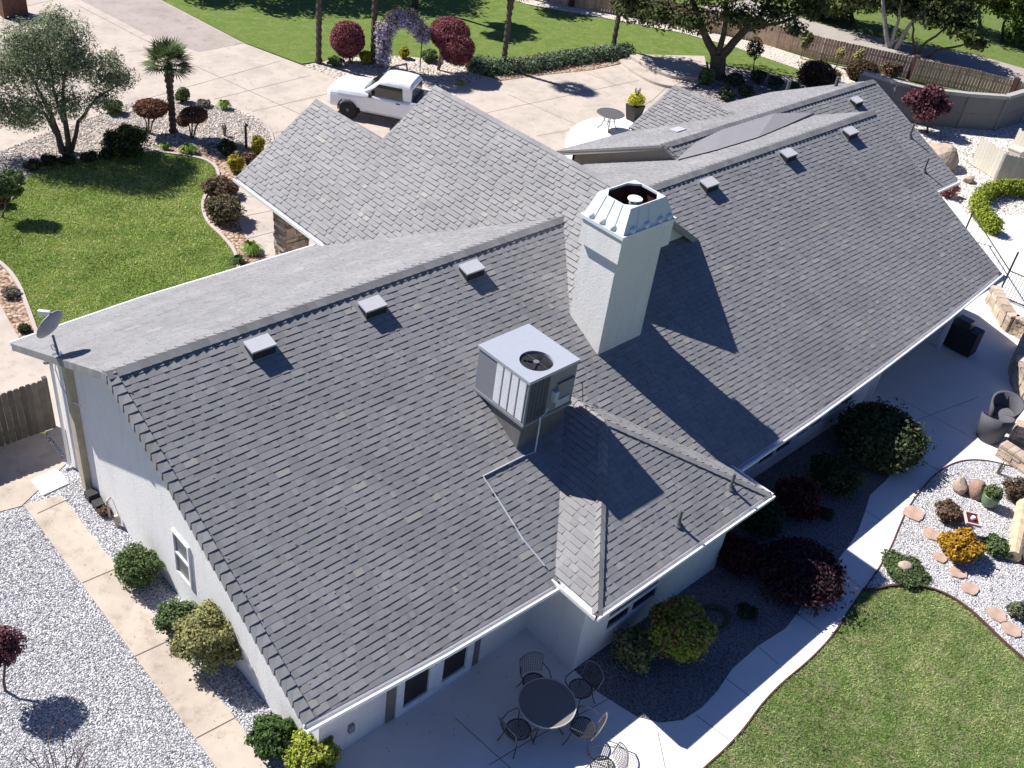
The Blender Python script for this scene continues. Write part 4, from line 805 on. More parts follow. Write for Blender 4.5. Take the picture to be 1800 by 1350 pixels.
# iron fence by the pool deck
p0 = G2(1750, 520); o = thing('iron_fence', 'thin dark iron fence at the pool deck', 'fence', (*p0, 0))
pp = [G2(*q) for q in ((1690, 420), (1752, 524), (1800, 545), (1860, 570))]
for i, p in enumerate(pp):
    mb = MB(); mb.tube([(*p, 0), (*p, 1.25 if i != 1 else 1.9)], .035, 6); rel(mb, (*p0, 0)).build('post', IRON, o)
for a, b in zip(pp, pp[1:]):
    for z in (.15, 1.15): mb = MB(); mb.bar((*a, z), (*b, z), .03, .03); rel(mb, (*p0, 0)).build('rail', IRON, o)
    mb = MB(); k = 9
    for i in range(1, k): q = np.array(a) + (np.array(b) - np.array(a)) * i / k; mb.tube([(*q, .15), (*q, 1.15)], .009, 4)
    rel(mb, (*p0, 0)).build('pickets', IRON, o)

# ================================================================== GARDEN THINGS
BOULD = mat('boulder', (.40, .31, .24), .9, var=.35, vs_=3, bs=7, bst=.7, bd=.05, tone=.1); BOULR = mat('red_boulder', (.30, .19, .15), .9, var=.35, vs_=4, bs=9, bst=.6, bd=.04)
def boulder(px, py, r, label, m=BOULD, seed=1, group=None):
    p = G2(px, py); mb = MB(); mb.rock((0, 0, r[2] * .55), r, seed, 3); o = mb.build('boulder', m, smooth=False); o.location = (*p, 0); return tag(o, label, 'boulder', group)
boulder(1650, 292, (.95, .85, .62), 'large tan boulder behind the house in front of the plum tree', seed=3)
boulder(1683, 866, (.22, .20, .34), 'narrow upright tan rock left of the reddish rock in the rock garden', seed=4)
boulder(1711, 872, (.29, .27, .38), 'reddish brown rock beside the green pot', BOULR, 5)
boulder(1587, 1006, (.26, .20, .22), 'small tan rock sitting in the round green ground cover', seed=6)
boulder(1700, 320, (.3, .25, .2), 'small rock beside the yellow hedge end', seed=8)
FLAG = mat('flagstone', (.42, .30, .24), .9, var=.25, vs_=4, bs=12, bst=.5)
fls = [((1604, 908), .28, 'pinkish flagstone at the upper left of the rock garden'), ((1638, 945), .26, 'flagstone below the upper left one, left of the orange bush'), ((1680, 1010), .22, 'flagstone just below the orange bush'), ((1702, 1040), .24, 'flagstone in the middle of the path of stones'), ((1748, 1085), .24, 'brown flagstone near the lawn edging'), ((1774, 1112), .24, 'lowest brown flagstone beside the lawn edging'), ((1650, 985), .18, 'small flagstone left of the orange bush foot')]
for i, ((px, py), r, lab) in enumerate(fls):
    rg = random.Random(20 + i); n = 8; mb = MB(); mb.prism([(r * rg.uniform(.75, 1.15) * math.cos(2 * math.pi * k / n), r * rg.uniform(.75, 1.15) * math.sin(2 * math.pi * k / n)) for k in range(n)], 0, .05); o = mb.build('flagstone', FLAG); o.location = (*G2(px, py), .07); tag(o, lab, 'flagstone', 'stepping stones in the rock garden')
# fallen log / petrified wood at the right edge
p0 = G2(1782, 985); o = thing('driftwood_log', 'pale weathered log lying at the right edge of the rock garden', 'log', (*p0, .07))
mb = MB(); q = [np.array([*G2(*a), 0]) - np.array([*p0, 0]) for a in ((1776, 990), (1784, 950), (1792, 905), (1800, 860))]; mb.tube([(a[0], a[1], .16) for a in q], [.17, .20, .19, .16], 10); mb.build('trunk', mat('driftwood', (.50, .40, .27), .9, var=.35, vs_=4, bs=10, bst=.8, bd=.03), o)
boulder(1792, 985, (.28, .25, .3), 'dark rock at the foot of the pale log', mat('dark_rock', (.06, .055, .05), .9, var=.3, bs=8), 9)
# green glazed pot
p0 = G2(1733, 892); pot = thing('planter_pot', 'green glazed pot with a leafy plant in the rock garden', 'plant pot', (*p0, .07))
mb = MB(); mb.lathe([(.13, 0), (.20, .12), (.23, .28), (.22, .36), (.24, .40), (.20, .40), (.18, .34), (.001, .34)], 20); mb.build('pot', mat('green_glaze', (.14, .22, .12), .3, spec=.5), pot, smooth=True)
# tall dark pot on the round pad
p0b = G2(1112, 212); pot2 = thing('planter_pot', 'tall dark square pot with a yellow shrub on the pale pad', 'plant pot', (*p0b, .03))
mb = MB(); mb.hexa([(-.22, -.22, 0), (.22, -.22, 0), (.22, .22, 0), (-.22, .22, 0), (-.32, -.32, .72), (.32, -.32, .72), (.32, .32, .72), (-.32, .32, .72)]); mb.build('pot', mat('charcoal_pot', (.035, .034, .034), .6), pot2)
# bird feeder tray on a post
p0 = G2(1692, 945); o = thing('bird_feeder', 'square tray bird feeder with red inset on a short post', 'bird feeder', (*p0, .07), .6)
mb = MB(); mb.tube([(0, 0, 0), (0, 0, .55)], .035, 8); mb.build('post', mat('feeder_post', (.12, .05, .035), .7), o)
mb = MB(); mb.box(-.22, .22, -.17, .17, .55, .58); mb.build('tray', mat('feeder_red', (.10, .015, .02), .6), o)
mb = MB()
for a in ((-.24, .24, -.19, -.15), (-.24, .24, .15, .19), (-.24, -.20, -.15, .15), (.20, .24, -.15, .15)): mb.box(*a, .56, .63)
mb.build('rim', mat('feeder_rim', (.55, .45, .42), .7), o); mb = MB(); mb.lathe([(.04, .58), (.06, .62), (.05, .68), (.001, .69)], 12); mb.build('ornament', WHITE, o)
# gazing ball
p0 = G2(1770, 872); o = thing('gazing_ball', 'pale blue glass ball ornament in the dark shrub', 'garden ornament', (*p0, .07))
mb = MB(); mb.lathe([(.03, 0), (.02, .2), (.02, .36)], 8); mb.build('stem', IRON, o); mb = MB(); mb.lathe([(.001, .34)] + [(.09 * math.sin(a), .43 - .09 * math.cos(a)) for a in np.linspace(.2, 2.9, 10)] + [(.001, .52)], 16); mb.build('ball', mat('ball_glass', (.25, .45, .55), .1, spec=.8), o, smooth=True)
# garden hose coil
p0 = G2(1252, 1092); hs = MB(); rg = random.Random(2)
for k in range(5): r = .28 + k * .03; hs.tube([(r * math.cos(t * .314) * 1.1, r * math.sin(t * .314) * .85, .02 + k * .018) for t in range(21)], .011, 5, False)
o = hs.build('garden_hose', mat('hose_green', (.05, .07, .03), .5)); o.location = (*p0, .06); tag(o, 'coiled green garden hose in the shaded bed', 'garden hose')
# path light post by the bark bed
p0 = G2(433, 262); o = thing('path_light', 'short dark path light post at the bed edge', 'garden light', (*p0, .03)); mb = MB(); mb.tube([(0, 0, 0), (0, 0, .9)], .05, 8); mb.build('post', DARKW, o); mb = MB(); mb.lathe([(.02, 1.02), (.11, .95), (.11, .92), (.03, .9)], 12); mb.build('lamp_head', BLACK, o)
# grill under the eave
p0 = (25.55, -5.55, .05); o = thing('barbecue_grill', 'black barbecue cabinet under the right end of the eave', 'barbecue', p0, 0)
mb = MB(); mb.box(-.25, .30, -.75, .15, .06, .88); mb.build('cabinet', BLACK, o); mb = MB(); mb.hexa([(-.24, -.40, .89), (.28, -.40, .89), (.28, .14, .89), (-.24, .14, .89), (-.12, -.36, 1.10), (.2, -.36, 1.10), (.2, .10, 1.10), (-.12, .10, 1.10)]); mb.build('lid', mat('grill_lid', (.04, .04, .042), .3, spec=.6), o)
mb = MB(); mb.box(-.25, .29, -.74, -.43, .885, .905); mb.build('side_shelf', mat('shelf_black', (.03, .03, .03), .5), o); mb = MB(); mb.tube([(-.2, -.43, 1.0), (.25, -.43, 1.0)], .012, 6); mb.build('handle', STEEL, o)
# wicker barrel chairs
WICK = mat('grey_wicker', (.085, .085, .10), .75, var=.3, vs_=30, bs=60, bst=.6)
wc = thing('barrel_chair', 'grey wicker barrel chair nearer the patio slab', 'chair', (0, 0, 0), 0, 'wicker barrel chairs')
mb = MB(); n = 24; rows = []
for k in range(n + 1):
    a = math.pi * (-.80 + 1.6 * k / n); top = .82 - .26 * (abs(a) / (math.pi * .8)) ** 2
    rows.append([(.30 * math.cos(a), .30 * math.sin(a), .02), (.36 * math.cos(a), .36 * math.sin(a), top * .55), (.41 * math.cos(a), .41 * math.sin(a), top), (.35 * math.cos(a), .35 * math.sin(a), top - .01), (.30 * math.cos(a), .30 * math.sin(a), top * .5), (.27 * math.cos(a), .27 * math.sin(a), .02)])
ii = [mb.add(r) for r in rows]
for a, b in zip(ii, ii[1:]):
    for k in range(6): j = (k + 1) % 6; mb.face((a + k, b + k, b + j, a + j))
mb.face([ii[0] + k for k in range(6)]); mb.face([ii[-1] + k for k in range(5, -1, -1)]); mb.build('shell', WICK, wc, smooth=True)
mb = MB(); mb.lathe([(.27, .05), (.29, .38), (.26, .42), (.001, .43)], 20); mb.build('seat', mat('seat_grey', (.12, .12, .135), .8), wc, smooth=False)
wc.location = (*G2(1735, 772), .05); wc.rotation_euler = (0, 0, -2.4)
for c_ in wc.children: c_.scale = (1.12, 1.12, 1.15)
dup(wc, (*G2(1752, 748), .05), .2, 'grey wicker barrel chair farther from the patio slab')
# wrought iron dining set on the terrace
def disc(mb, R_, z, step, r):
    mb.tube([(R_ * math.cos(a), R_ * math.sin(a), z) for a in np.linspace(0, 2 * math.pi, 33)], .014, 6, False)
    k = int(R_ / step)
    for i in range(-k, k + 1):
        c = i * step; w = math.sqrt(max(0, R_ * R_ - c * c)); mb.bar((c, -w, z), (c, w, z), r * 2, r); mb.bar((-w, c, z), (w, c, z), r * 2, r)
def lattice(mb, f, nu, nv, r=.004):
    for i in range(nu + 1): mb.tube([f(i / nu, j / 8) for j in range(9)], r, 4, False)
    for j in range(nv + 1): mb.tube([f(i / 8, j / nv) for i in range(9)], r, 4, False)
tb = thing('patio_table', 'round dining table in the eave shade with one edge in the sun', 'table', (4.66, -7.58, .05))
mb = MB(); mb.lathe([(.001, .70), (.56, .70), (.56, .72), (.001, .72)], 36); mt_ = mb.build('table_top', mat('table_mesh', (.19, .18, .165), .7, var=.15, vs_=60), tb)
mb = MB(); mb.tube([(.57 * math.cos(a), .57 * math.sin(a), .715) for a in np.linspace(0, 2 * math.pi, 41)], .017, 6, False); mb.build('rim', mat('bare_rim', (.42, .41, .40), .4, spec=.6), mt_)
for k in range(4):
    a = k * math.pi / 2 + .4; mb = MB(); mb.tube([(.12 * math.cos(a), .12 * math.sin(a), .70), (.20 * math.cos(a), .20 * math.sin(a), .40), (.34 * math.cos(a), .34 * math.sin(a), .12), (.46 * math.cos(a), .46 * math.sin(a), 0)], .014, 6); mb.build('leg', IRON, tb)
def iron_chair(name, label, group=None):
    t = thing(name, label, 'chair', (0, 0, 0), 0, group)
    mb = MB(); mb.tube([(.24 * math.cos(a), .24 * math.sin(a), .43) for a in np.linspace(0, 2 * math.pi, 21)], .012, 6, False); disc(mb, .235, .43, .035, .006); mb.build('seat', IRON, t)
    f = lambda u, v: (-.24 - .10 * v - .05 * math.sin(math.pi * u), (u - .5) * (.46 + .04 * v), .45 + .45 * v - .10 * v * (2 * u - 1) ** 2)
    mb = MB(); lattice(mb, f, 10, 9); mb.build('backrest', IRON, t); mb = MB(); mb.tube([f(i / 12, 1) for i in range(13)], .016, 6); mb.tube([f(0, j / 6) for j in range(7)], .012, 6); mb.tube([f(1, j / 6) for j in range(7)], .012, 6); mb.build('back_frame', mat('sunlit_iron', (.16, .155, .15), .4, spec=.6), t)  # back frame iron lightened, sunlight on the rim put into its colour
    for sg in (-1, 1):
        mb = MB(); mb.tube([(-.26, sg * .24, .66), (-.05, sg * .30, .67), (.18, sg * .28, .65), (.22, sg * .25, .55), (.17, sg * .2, .43)], .012, 6); mb.build('armrest', IRON, t)
        for fx_ in (-.20, .20): mb = MB(); mb.tube([(fx_ * .8, sg * .17, .43), (fx_ * 1.0, sg * .20, .2), (fx_ * 1.35, sg * .24, .0)], .011, 6); mb.build('leg', IRON, t)
    return t
ch = iron_chair('iron_chair', 'iron patio chair with its back to the french doors', 'iron chairs round the patio table')
ct = np.array((4.66, -7.58))
def face_table(px, py): p = G2(px, py); return (*p, .05), math.atan2(ct[1] - p[1], ct[0] - p[0])
(ch.location, rz) = face_table(906, 1308); ch.rotation_euler = (0, 0, rz)
for (px, py), lab in (((934, 1226), 'iron patio chair farthest from the sunlit slab'), ((1014, 1236), 'iron patio chair nearest the gravel bed'), ((1018, 1304), 'iron patio chair half in the sun beside the lit slab')):
    loc, rz = face_table(px, py); dup(ch, loc, rz, lab)
dup(ch, (*G2(1052, 1374), .05), 2.6, 'iron lounge chair standing in full sun at the picture bottom')
# bistro table on the round pad
bt = thing('bistro_table', 'round mesh bistro table on the pale round pad', 'table', (*G2(1068, 228), .035))
mb = MB(); mb.lathe([(.001, .71), (.60, .71), (.62, .725), (.60, .74), (.001, .74)], 28); mb.build('table_top', mat('grey_mesh', (.11, .105, .11), .5, var=.3, vs_=40), bt)
for k in range(4):
    a = k * math.pi / 2 + .8; mb = MB(); mb.tube([(.36 * math.cos(a), .36 * math.sin(a), .70), (.22 * math.cos(a), .22 * math.sin(a), .42), (.30 * math.cos(a), .30 * math.sin(a), .16), (.46 * math.cos(a), .46 * math.sin(a), 0)], .02, 6); mb.build('leg', IRON, bt)
mb = MB(); mb.tube([(.23 * math.cos(a), .23 * math.sin(a), .42) for a in np.linspace(0, 2 * math.pi, 17)], .014, 6, False); mb.build('ring', IRON, bt)

# ================================================================== PLANTS
def leaves(name, blobs, n, size, m, parent, seed=1, shell=.55, flat=.0, asp=.55, lump=.22, gap=0.0, curl=.3, updir=.0):
    """n leaf-sized faces spread through ellipsoid clumps; blobs are (x, y, z, rx, ry, rz)"""
    rg = np.random.default_rng(seed); B = np.array([b[:6] for b in blobs], float)
    vol = (B[:, 3] * B[:, 4] * B[:, 5]) ** (2 / 3); k = rg.choice(len(B), n, p=vol / vol.sum())
    d = rg.normal(size=(n, 3)); d /= np.linalg.norm(d, axis=1)[:, None]
    r = 1 - shell * rg.random(n) ** 1.6
    ph = rg.uniform(0, 6.28, (len(B), 6)); q = d * 3.1
    lm = (np.sin(q[:, 0] * 1.9 + ph[k, 0]) + np.sin(q[:, 1] * 2.3 + ph[k, 1]) + np.sin(q[:, 2] * 2.1 + ph[k, 2]) + np.sin((q[:, 0] + q[:, 1]) * 2.9 + ph[k, 3])) / 4
    r = r * (1 + lump * lm) * (1 + rg.normal(size=n) * .035)
    if gap:
        g = np.sin(d[:, 0] * 7 + ph[k, 4]) * np.sin(d[:, 1] * 6 + ph[k, 5]) * np.sin(d[:, 2] * 6.5 + ph[k, 3]); keep = g > (-.9 + gap); 
        d, r, k, lm = d[keep], r[keep], k[keep], lm[keep]; n = len(r)
    P = B[k, :3] + d * B[k, 3:6] * r[:, None]
    zmin = .02; keep = P[:, 2] > zmin; P, d, r, k, lm = P[keep], d[keep], r[keep], k[keep], lm[keep]; n = len(P)
    nn = d * .9 + rg.normal(size=(n, 3)) * .75 + np.array([0, 0, .45]); nn /= np.linalg.norm(nn, axis=1)[:, None]
    a = rg.normal(size=(n, 3)) + np.array([0, 0, updir]); a -= nn * (a * nn).sum(1)[:, None]; a /= np.linalg.norm(a, axis=1)[:, None]; b = np.cross(nn, a)
    s = size * rg.uniform(.6, 1.35, n)[:, None]; c = nn * s * curl * .5
    V = np.stack([P - a * s - c * .3, P + b * s * asp + c, P + a * s - c * .6, P - b * s * asp + c], 1)
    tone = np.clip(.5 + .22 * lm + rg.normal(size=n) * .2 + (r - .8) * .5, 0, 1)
    return npmesh(name, V, 4, m, tone, parent)
def stems(name, n, h, spread, m, parent, seed=1, r=.02, base=.05, fork=True):
    rg = random.Random(seed); mb = MB()
    for i in range(n):
        a = rg.uniform(0, 6.28); d = rg.uniform(.3, 1) * spread; x, y = base * math.cos(a), base * math.sin(a)
        p1 = (x + d * .35 * math.cos(a), y + d * .35 * math.sin(a), h * .45); p2 = (d * math.cos(a) + x, d * math.sin(a) + y, h * rg.uniform(.85, 1.05))
        mb.tube([(x, y, 0), p1, p2], [r, r * .75, r * .4], 5)
        if fork:
            for s_ in (-.5, .5): mb.tube([p1, (p1[0] + d * .45 * math.cos(a + s_), p1[1] + d * .45 * math.sin(a + s_), h * rg.uniform(.8, 1))], [r * .6, r * .3], 4)
    return mb.build(name, m, parent)
def limb(mb, pts, r0, r1, seed=1, n=8):
    rg = random.Random(seed); q = [np.array(p, float) for p in pts]; o = []
    for a, b in zip(q, q[1:]):
        for t in (0, .33, .66): o.append(a + (b - a) * t + np.array([rg.uniform(-1, 1), rg.uniform(-1, 1), 0]) * .04 * (0 if len(o) == 0 else 1))
    o.append(q[-1]); mb.tube(o, [r0 + (r1 - r0) * i / (len(o) - 1) for i in range(len(o))], n)
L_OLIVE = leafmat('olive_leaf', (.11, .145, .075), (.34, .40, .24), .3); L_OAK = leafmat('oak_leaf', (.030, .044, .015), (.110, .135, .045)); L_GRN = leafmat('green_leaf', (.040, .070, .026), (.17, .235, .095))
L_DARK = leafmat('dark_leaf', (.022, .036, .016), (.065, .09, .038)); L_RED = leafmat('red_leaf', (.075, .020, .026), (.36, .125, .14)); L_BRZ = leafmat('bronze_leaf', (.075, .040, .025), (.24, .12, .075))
L_PURD = leafmat('shaded_plum_leaf', (.025, .011, .015), (.085, .042, .05)); L_REDD = leafmat('shaded_red_leaf', (.04, .010, .012), (.13, .035, .04))  # darker copies of plum and red, the house bed's shade put into them
L_YEL = leafmat('yellow_leaf', (.16, .15, .015), (.50, .44, .05)); L_LIME = leafmat('lime_leaf', (.10, .15, .015), (.36, .42, .06)); L_ORG = leafmat('orange_leaf', (.20, .10, .010), (.55, .33, .04)); L_PUR = leafmat('plum_leaf', (.045, .014, .022), (.22, .09, .11))
L_WIS = leafmat('wisteria_bloom', (.24, .20, .40), (.66, .62, .76)); L_TAN = leafmat('nandina_leaf', (.10, .11, .04), (.32, .32, .14)); L_PALM = leafmat('palm_leaf', (.04, .07, .025), (.16, .22, .09)); L_HEDGE = leafmat('ivy_leaf', (.04, .068, .032), (.20, .27, .17))
L_BUD = leafmat('yellow_bud', (.24, .20, .07), (.44, .40, .18)); L_BRN = leafmat('brown_shrub_leaf', (.080, .055, .035), (.22, .15, .10)); L_GREY = leafmat('grey_shrub_leaf', (.12, .11, .09), (.28, .25, .21))
def shrub(px, py, rx, rz, label, m, n=1500, size=.045, z0=None, ry=None, seed=1, name='shrub', cat='shrub', group=None, base=0.03, ns=7, lump=.2, blobs=None, dx=0, dy=0, world=None, gap=0, second=None):
    p = world or G2(px, py); t = thing(name, label, cat, (p[0] + dx, p[1] + dy, base), 0, group); z0 = rz * .9 if z0 is None else z0
    bl = blobs or [(0, 0, z0, rx, ry or rx, rz)]
    if not blobs and rx > .2 and lump > .06:
        rg = random.Random(seed * 7 + 1); bl = [(0, 0, z0, rx * .80, (ry or rx) * .80, rz * .86)]
        for i in range(7):
            a = i * .9 + rg.uniform(-.4, .4); e = rg.uniform(-.3, 1.1); k = rg.uniform(.26, .46); d = 1 - k * .75
            bl.append((rx * d * math.cos(a) * math.cos(e), (ry or rx) * d * math.sin(a) * math.cos(e), z0 + rz * d * math.sin(e), rx * k, rx * k, rz * k * rg.uniform(.8, 1.2)))
    leaves('foliage', bl, int(n * 1.25), size, m, t, seed, lump=lump * 1.35, gap=gap)
    if not blobs and n > 600: leaves('outer_leaves', [(b[0], b[1], b[2], b[3] * 1.09, b[4] * 1.09, b[5] * 1.10) for b in bl[:5]], int(n * .10), size * 1.15, m, t, seed + 9, shell=.15, lump=.35, gap=.35)
    if second: leaves('flower_tips', bl, second[1], size, second[0], t, seed + 50, shell=.15, lump=lump)
    stems('stems', ns, z0 * 1.1 + rz * .3, rx * .6, TWIG, t, seed, .014)
    return t
# --- left front
def tree(name, label, cat, px, py, group=None, world=None): p = world or G2(px, py); return thing(name, label, cat, (*p, 0), 0, group), p
ot, op = tree('olive_tree', 'large grey green olive tree with several trunks at the edge of the front lawn', 'tree', 115, 270)
B = lambda base, lst: [(*at(base, x, y, d), rx, ry or rx, rz) for x, y, d, rx, ry, rz in lst]
ob = B(op, [(35, 75, 0, .85, 0, .75), (75, 60, -.3, .8, 0, .7), (120, 70, .3, .85, 0, .75), (25, 130, .2, .9, 0, .75), (85, 120, -.5, .9, 0, .8), (140, 110, 0, .8, 0, .65), (15, 190, 0, .9, 0, .7), (65, 175, -.7, .8, 0, .6), (120, 170, -.6, .75, 0, .55), (185, 135, 0, .75, 0, .55), (215, 145, .4, .6, 0, .45), (-30, 120, .3, .9, 0, .8), (-30, 200, .3, .8, 0, .6), (100, 45, .6, .6, 0, .5), (60, 120, 1.2, .9, 0, .8), (130, 130, 1.3, .8, 0, .6), (175, 165, -.5, .6, 0, .4), (195, 110, .3, .5, 0, .35), (45, 215, .2, .6, 0, .35)])
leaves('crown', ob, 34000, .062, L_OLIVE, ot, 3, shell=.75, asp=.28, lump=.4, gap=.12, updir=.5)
mb = MB()
for pts, r0 in (([(110, 270), (95, 215), (70, 160), (40, 110)], .13), ([(120, 270), (115, 200), (110, 150), (125, 95)], .12), ([(125, 268), (138, 215), (165, 175), (205, 150)], .09), ([(112, 262), (80, 200), (40, 185), (10, 200)], .08), ([(112, 215), (95, 160), (85, 100)], .08)):
    limb(mb, [at(op, x, y, 0) for x, y in pts], r0, .02, int(r0 * 1000))
mb.build('trunk', BARK, ot)
def palm(label, px, py, h, R_, seed, lean=0.0, nf=34):
    t, p = tree('palm_tree', label, 'palm tree', px, py, 'fan palms along the driveway'); rg = random.Random(seed); mb = MB()
    pts = [(lean * (z / h) ** 1.5, 0, z) for z in np.linspace(0, h, 26)]; mb.tube(pts, [(.15 if i % 2 else .115) * (1.25 if i < 2 else 1) * (1 + .25 * (i > 18)) for i in range(26)], 9); mb.build('trunk', BARK, t)
    V = []; T = []; c = np.array([lean, 0, h])
    for k in range(nf):
        a = k * 2.399 + rg.uniform(-.2, .2); el = -.55 + 1.75 * ((k + .5) / nf) ** .8 + rg.uniform(-.1, .1); L = R_ * rg.uniform(.36, .5)
        d = np.array([math.cos(a) * math.cos(el), math.sin(a) * math.cos(el), math.sin(el)]); hub = c + d * L; s_ = norm(np.cross(d, (0, 0, 1))); u = np.cross(s_, d)
        w = .014; V.append([c - s_ * w, c + s_ * w, hub + s_ * w, hub - s_ * w]); T.append(.3)
        for j in range(15):
            b = (j - 7) / 7 * 1.7; e = norm(d * math.cos(b) + s_ * math.sin(b) + u * .15 * math.cos(b)); l2 = R_ * .58 * (1 - .22 * abs(b) / 1.7); tip = hub + e * l2 + np.array([0, 0, -.07 * R_ * rg.uniform(.3, 1.6)]); sd = norm(np.cross(e, u)) * .03; mid = hub + e * l2 * .5
            V.append([hub, mid - sd, tip, mid + sd]); T.append(min(1, max(0, .45 + .3 * el * .5 + rg.uniform(-.3, .3))))
    npmesh('fronds', np.array(V), 4, L_PALM, np.array(T), t); return t
palm('short fan palm standing in the pebble bed beside the olive tree', 305, 234, 2.75, 1.12, 1, nf=38)
palm('fan palm trunk at the left end of the arbour bed', 560, 112, 4.3, 1.1, 2)
palm('fan palm trunk standing against the wisteria arbour', 655, 112, 4.3, 1.1, 3)
palm('fan palm rising from the ivy hedge, its crown just in the frame', 884, 122, 3.9, 1.1, 4)
palm('fan palm trunk at the right end of the ivy hedge', 1076, 92, 4.6, 1.1, 5)
def topiary(px, py, cx_, cy_, rx, rz, label, m, n, seed, sz=.045, multi=None):
    t, p = tree('topiary_shrub', label, 'shrub', px, py); c = at(p, cx_, cy_)
    bl = [(c[0], c[1], c[2], rx, rx, rz)] + [(*at(p, x, y, d), a, a, b) for x, y, d, a, b in (multi or [])]
    leaves('foliage', bl, n, sz, m, t, seed, shell=.35, lump=.08); mb = MB(); rg = random.Random(seed)
    for i in range(5): a = i * 1.3; mb.tube([(.04 * math.cos(a), .04 * math.sin(a), 0), (c[0] * .4 + .12 * math.cos(a), c[1] * .4 + .12 * math.sin(a), c[2] * .45), (c[0] + rx * .55 * math.cos(a), c[1] + rx * .55 * math.sin(a), c[2] - rz * .3)], [.03, .025, .015], 6)
    mb.build('stems', TWIG, t); return t
topiary(262, 236, 265, 190, .62, .30, 'flat topped bronze topiary left of the short palm', L_BRZ, 5200, 11)
topiary(338, 243, 341, 202, .52, .26, 'drooping bronze topiary right of the short palm', L_BRZ, 4200, 12, multi=[(322, 212, 0, .25, .22)])
topiary(618, 112, 611, 69, .78, .80, 'dark red rounded shrub left of the wisteria arbour', L_RED, 15000, 13)
topiary(770, 124, 790, 59, .95, .72, 'twin domed dark red shrub right of the wisteria arbour', L_RED, 21000, 14, multi=[(804, 78, -.6, .80, .72)])
shrub(225, 272, .85, .55, 'wide dark mounded shrub in the shade of the olive tree', L_DARK, 5000, .05, seed=21)
shrub(200, 200, .38, .28, 'green tuft at the driveway edge behind the olive tree', L_GRN, 1200, .05, seed=22)
shrub(322, 180, .30, .32, 'green leafy clump just behind the short palm', L_GRN, 1300, .05, seed=23)
shrub(358, 188, .32, .14, 'small grey brown spreading plant right of the short palm', L_GREY, 800, .04, seed=24)
def tuft(px, py, r, h, label, m, n=90, seed=1, base=.03, name='grass_clump', cat='plant', group=None, w=.014):
    p = G2(px, py); t = thing(name, label, cat, (*p, base), 0, group); rg = random.Random(seed); V = []; T = []
    for i in range(n):
        a = rg.uniform(0, 6.28); L = rg.uniform(.6, 1); d = np.array([math.cos(a), math.sin(a), 0]); s_ = np.array([-d[1], d[0], 0]) * w * rg.uniform(.7, 1.5); o = d * .05 * rg.random(); k = rg.uniform(.3, 1)
        m1 = o + d * r * .45 * k * L + np.array([0, 0, h * L]); e = o + d * r * k * L + np.array([0, 0, h * L * (1.1 - .75 * k)])
        V.append([o - s_, o + s_, m1 + s_, m1 - s_]); V.append([m1 - s_, m1 + s_, e + s_ * .2, e - s_ * .2]); T += [rg.uniform(.2, .8), rg.uniform(.4, 1)]
    npmesh('blades', np.array(V), 4, m, np.array(T), t); return t
L_TUFT = leafmat('strap_leaf', (.06, .13, .02), (.22, .36, .06))
tuft(395, 192, .42, .34, 'bright green strappy clump at the far side of the pebble bed', L_TUFT, 160, 1, w=.02)
tuft(290, 265, .30, .28, 'small green strappy clump at the lawn edge', L_TUFT, 110, 2, w=.02)
tuft(331, 270, .52, .32, 'wide green strappy clump beside the lawn curb', L_TUFT, 200, 3, w=.022)
tuft(441, 445, .50, .34, 'green strappy clump beside the stone porch column', L_TUFT, 220, 4, w=.02)
tuft(418, 462, .40, .22, 'dark strappy clump at the lawn corner near the eave', leafmat('dark_strap', (.03, .055, .02), (.09, .14, .05)), 120, 5, w=.02)
tuft(395, 240, .2, .5, 'thin bare spiky plant beside the path light', L_GREY, 30, 6, w=.008)
shrub(400, 275, .34, .34, 'small dark round shrub in the shade beside the path light', L_DARK, 1500, .04, seed=25)
shrub(454, 270, .27, .36, 'yellow topped shrub nearest the roof corner', L_YEL, 1800, .04, seed=26)
shrub(415, 304, .33, .34, 'yellow green round shrub beside the bark bed', L_YEL, 2200, .04, seed=27)
shrub(440, 288, .32, .22, 'low brown shrub between the two yellow shrubs', L_BRN, 1200, .04, seed=28)
shrub(386, 345, .62, .36, 'bronze green shrub at the upper end of the lawn bed', L_BRN, 4200, .045, seed=29, lump=.3)
shrub(396, 388, .72, .42, 'larger olive brown shrub in the lawn bed below the bronze one', leafmat('olive_brown_leaf', (.06, .055, .03), (.20, .17, .10)), 5200, .045, seed=30, lump=.3)
tl_, tp_ = tree('young_tree', 'small leaning leafy tree at the left picture edge of the front lawn', 'tree', 3, 385)
leaves('crown', B(tp_, [(18, 315, 0, .42, 0, .32), (2, 330, 0, .4, 0, .3), (25, 335, 0, .25, 0, .2)]), 2600, .06, L_GRN, tl_, 4, gap=.1)
mb = MB(); limb(mb, [(0, 0, 0), at(tp_, 12, 355), at(tp_, 20, 325)], .035, .015, 3, 6); mb.build('trunk', BARK, tl_)
shrub(3, 362, .3, .28, 'bronze round shrub at the left edge below the leaning tree', L_BRZ, 1200, .04, seed=31)
for i, ((px, py), lab, m) in enumerate((((20, 522), 'small grey twiggy shrub at the left edge of the bark strip', L_GREY), ((44, 584), 'tiny dark plant at the lower end of the bark strip', L_DARK))): shrub(px, py, .26 - .1 * i, .16 - .05 * i, lab, m, 700, .03, seed=33 + i)
for i, (px, py) in enumerate(((60, 300), (88, 292), (120, 290), (158, 285), (190, 280))): shrub(px, py, .3, .2, 'low dark plant under the olive, %s along the lawn edge' % ('first from the left', 'second from the left', 'in the middle', 'fourth from the left', 'nearest the mounded shrub')[i], L_DARK, 700, .05, seed=40 + i, group='low plants under the olive tree')
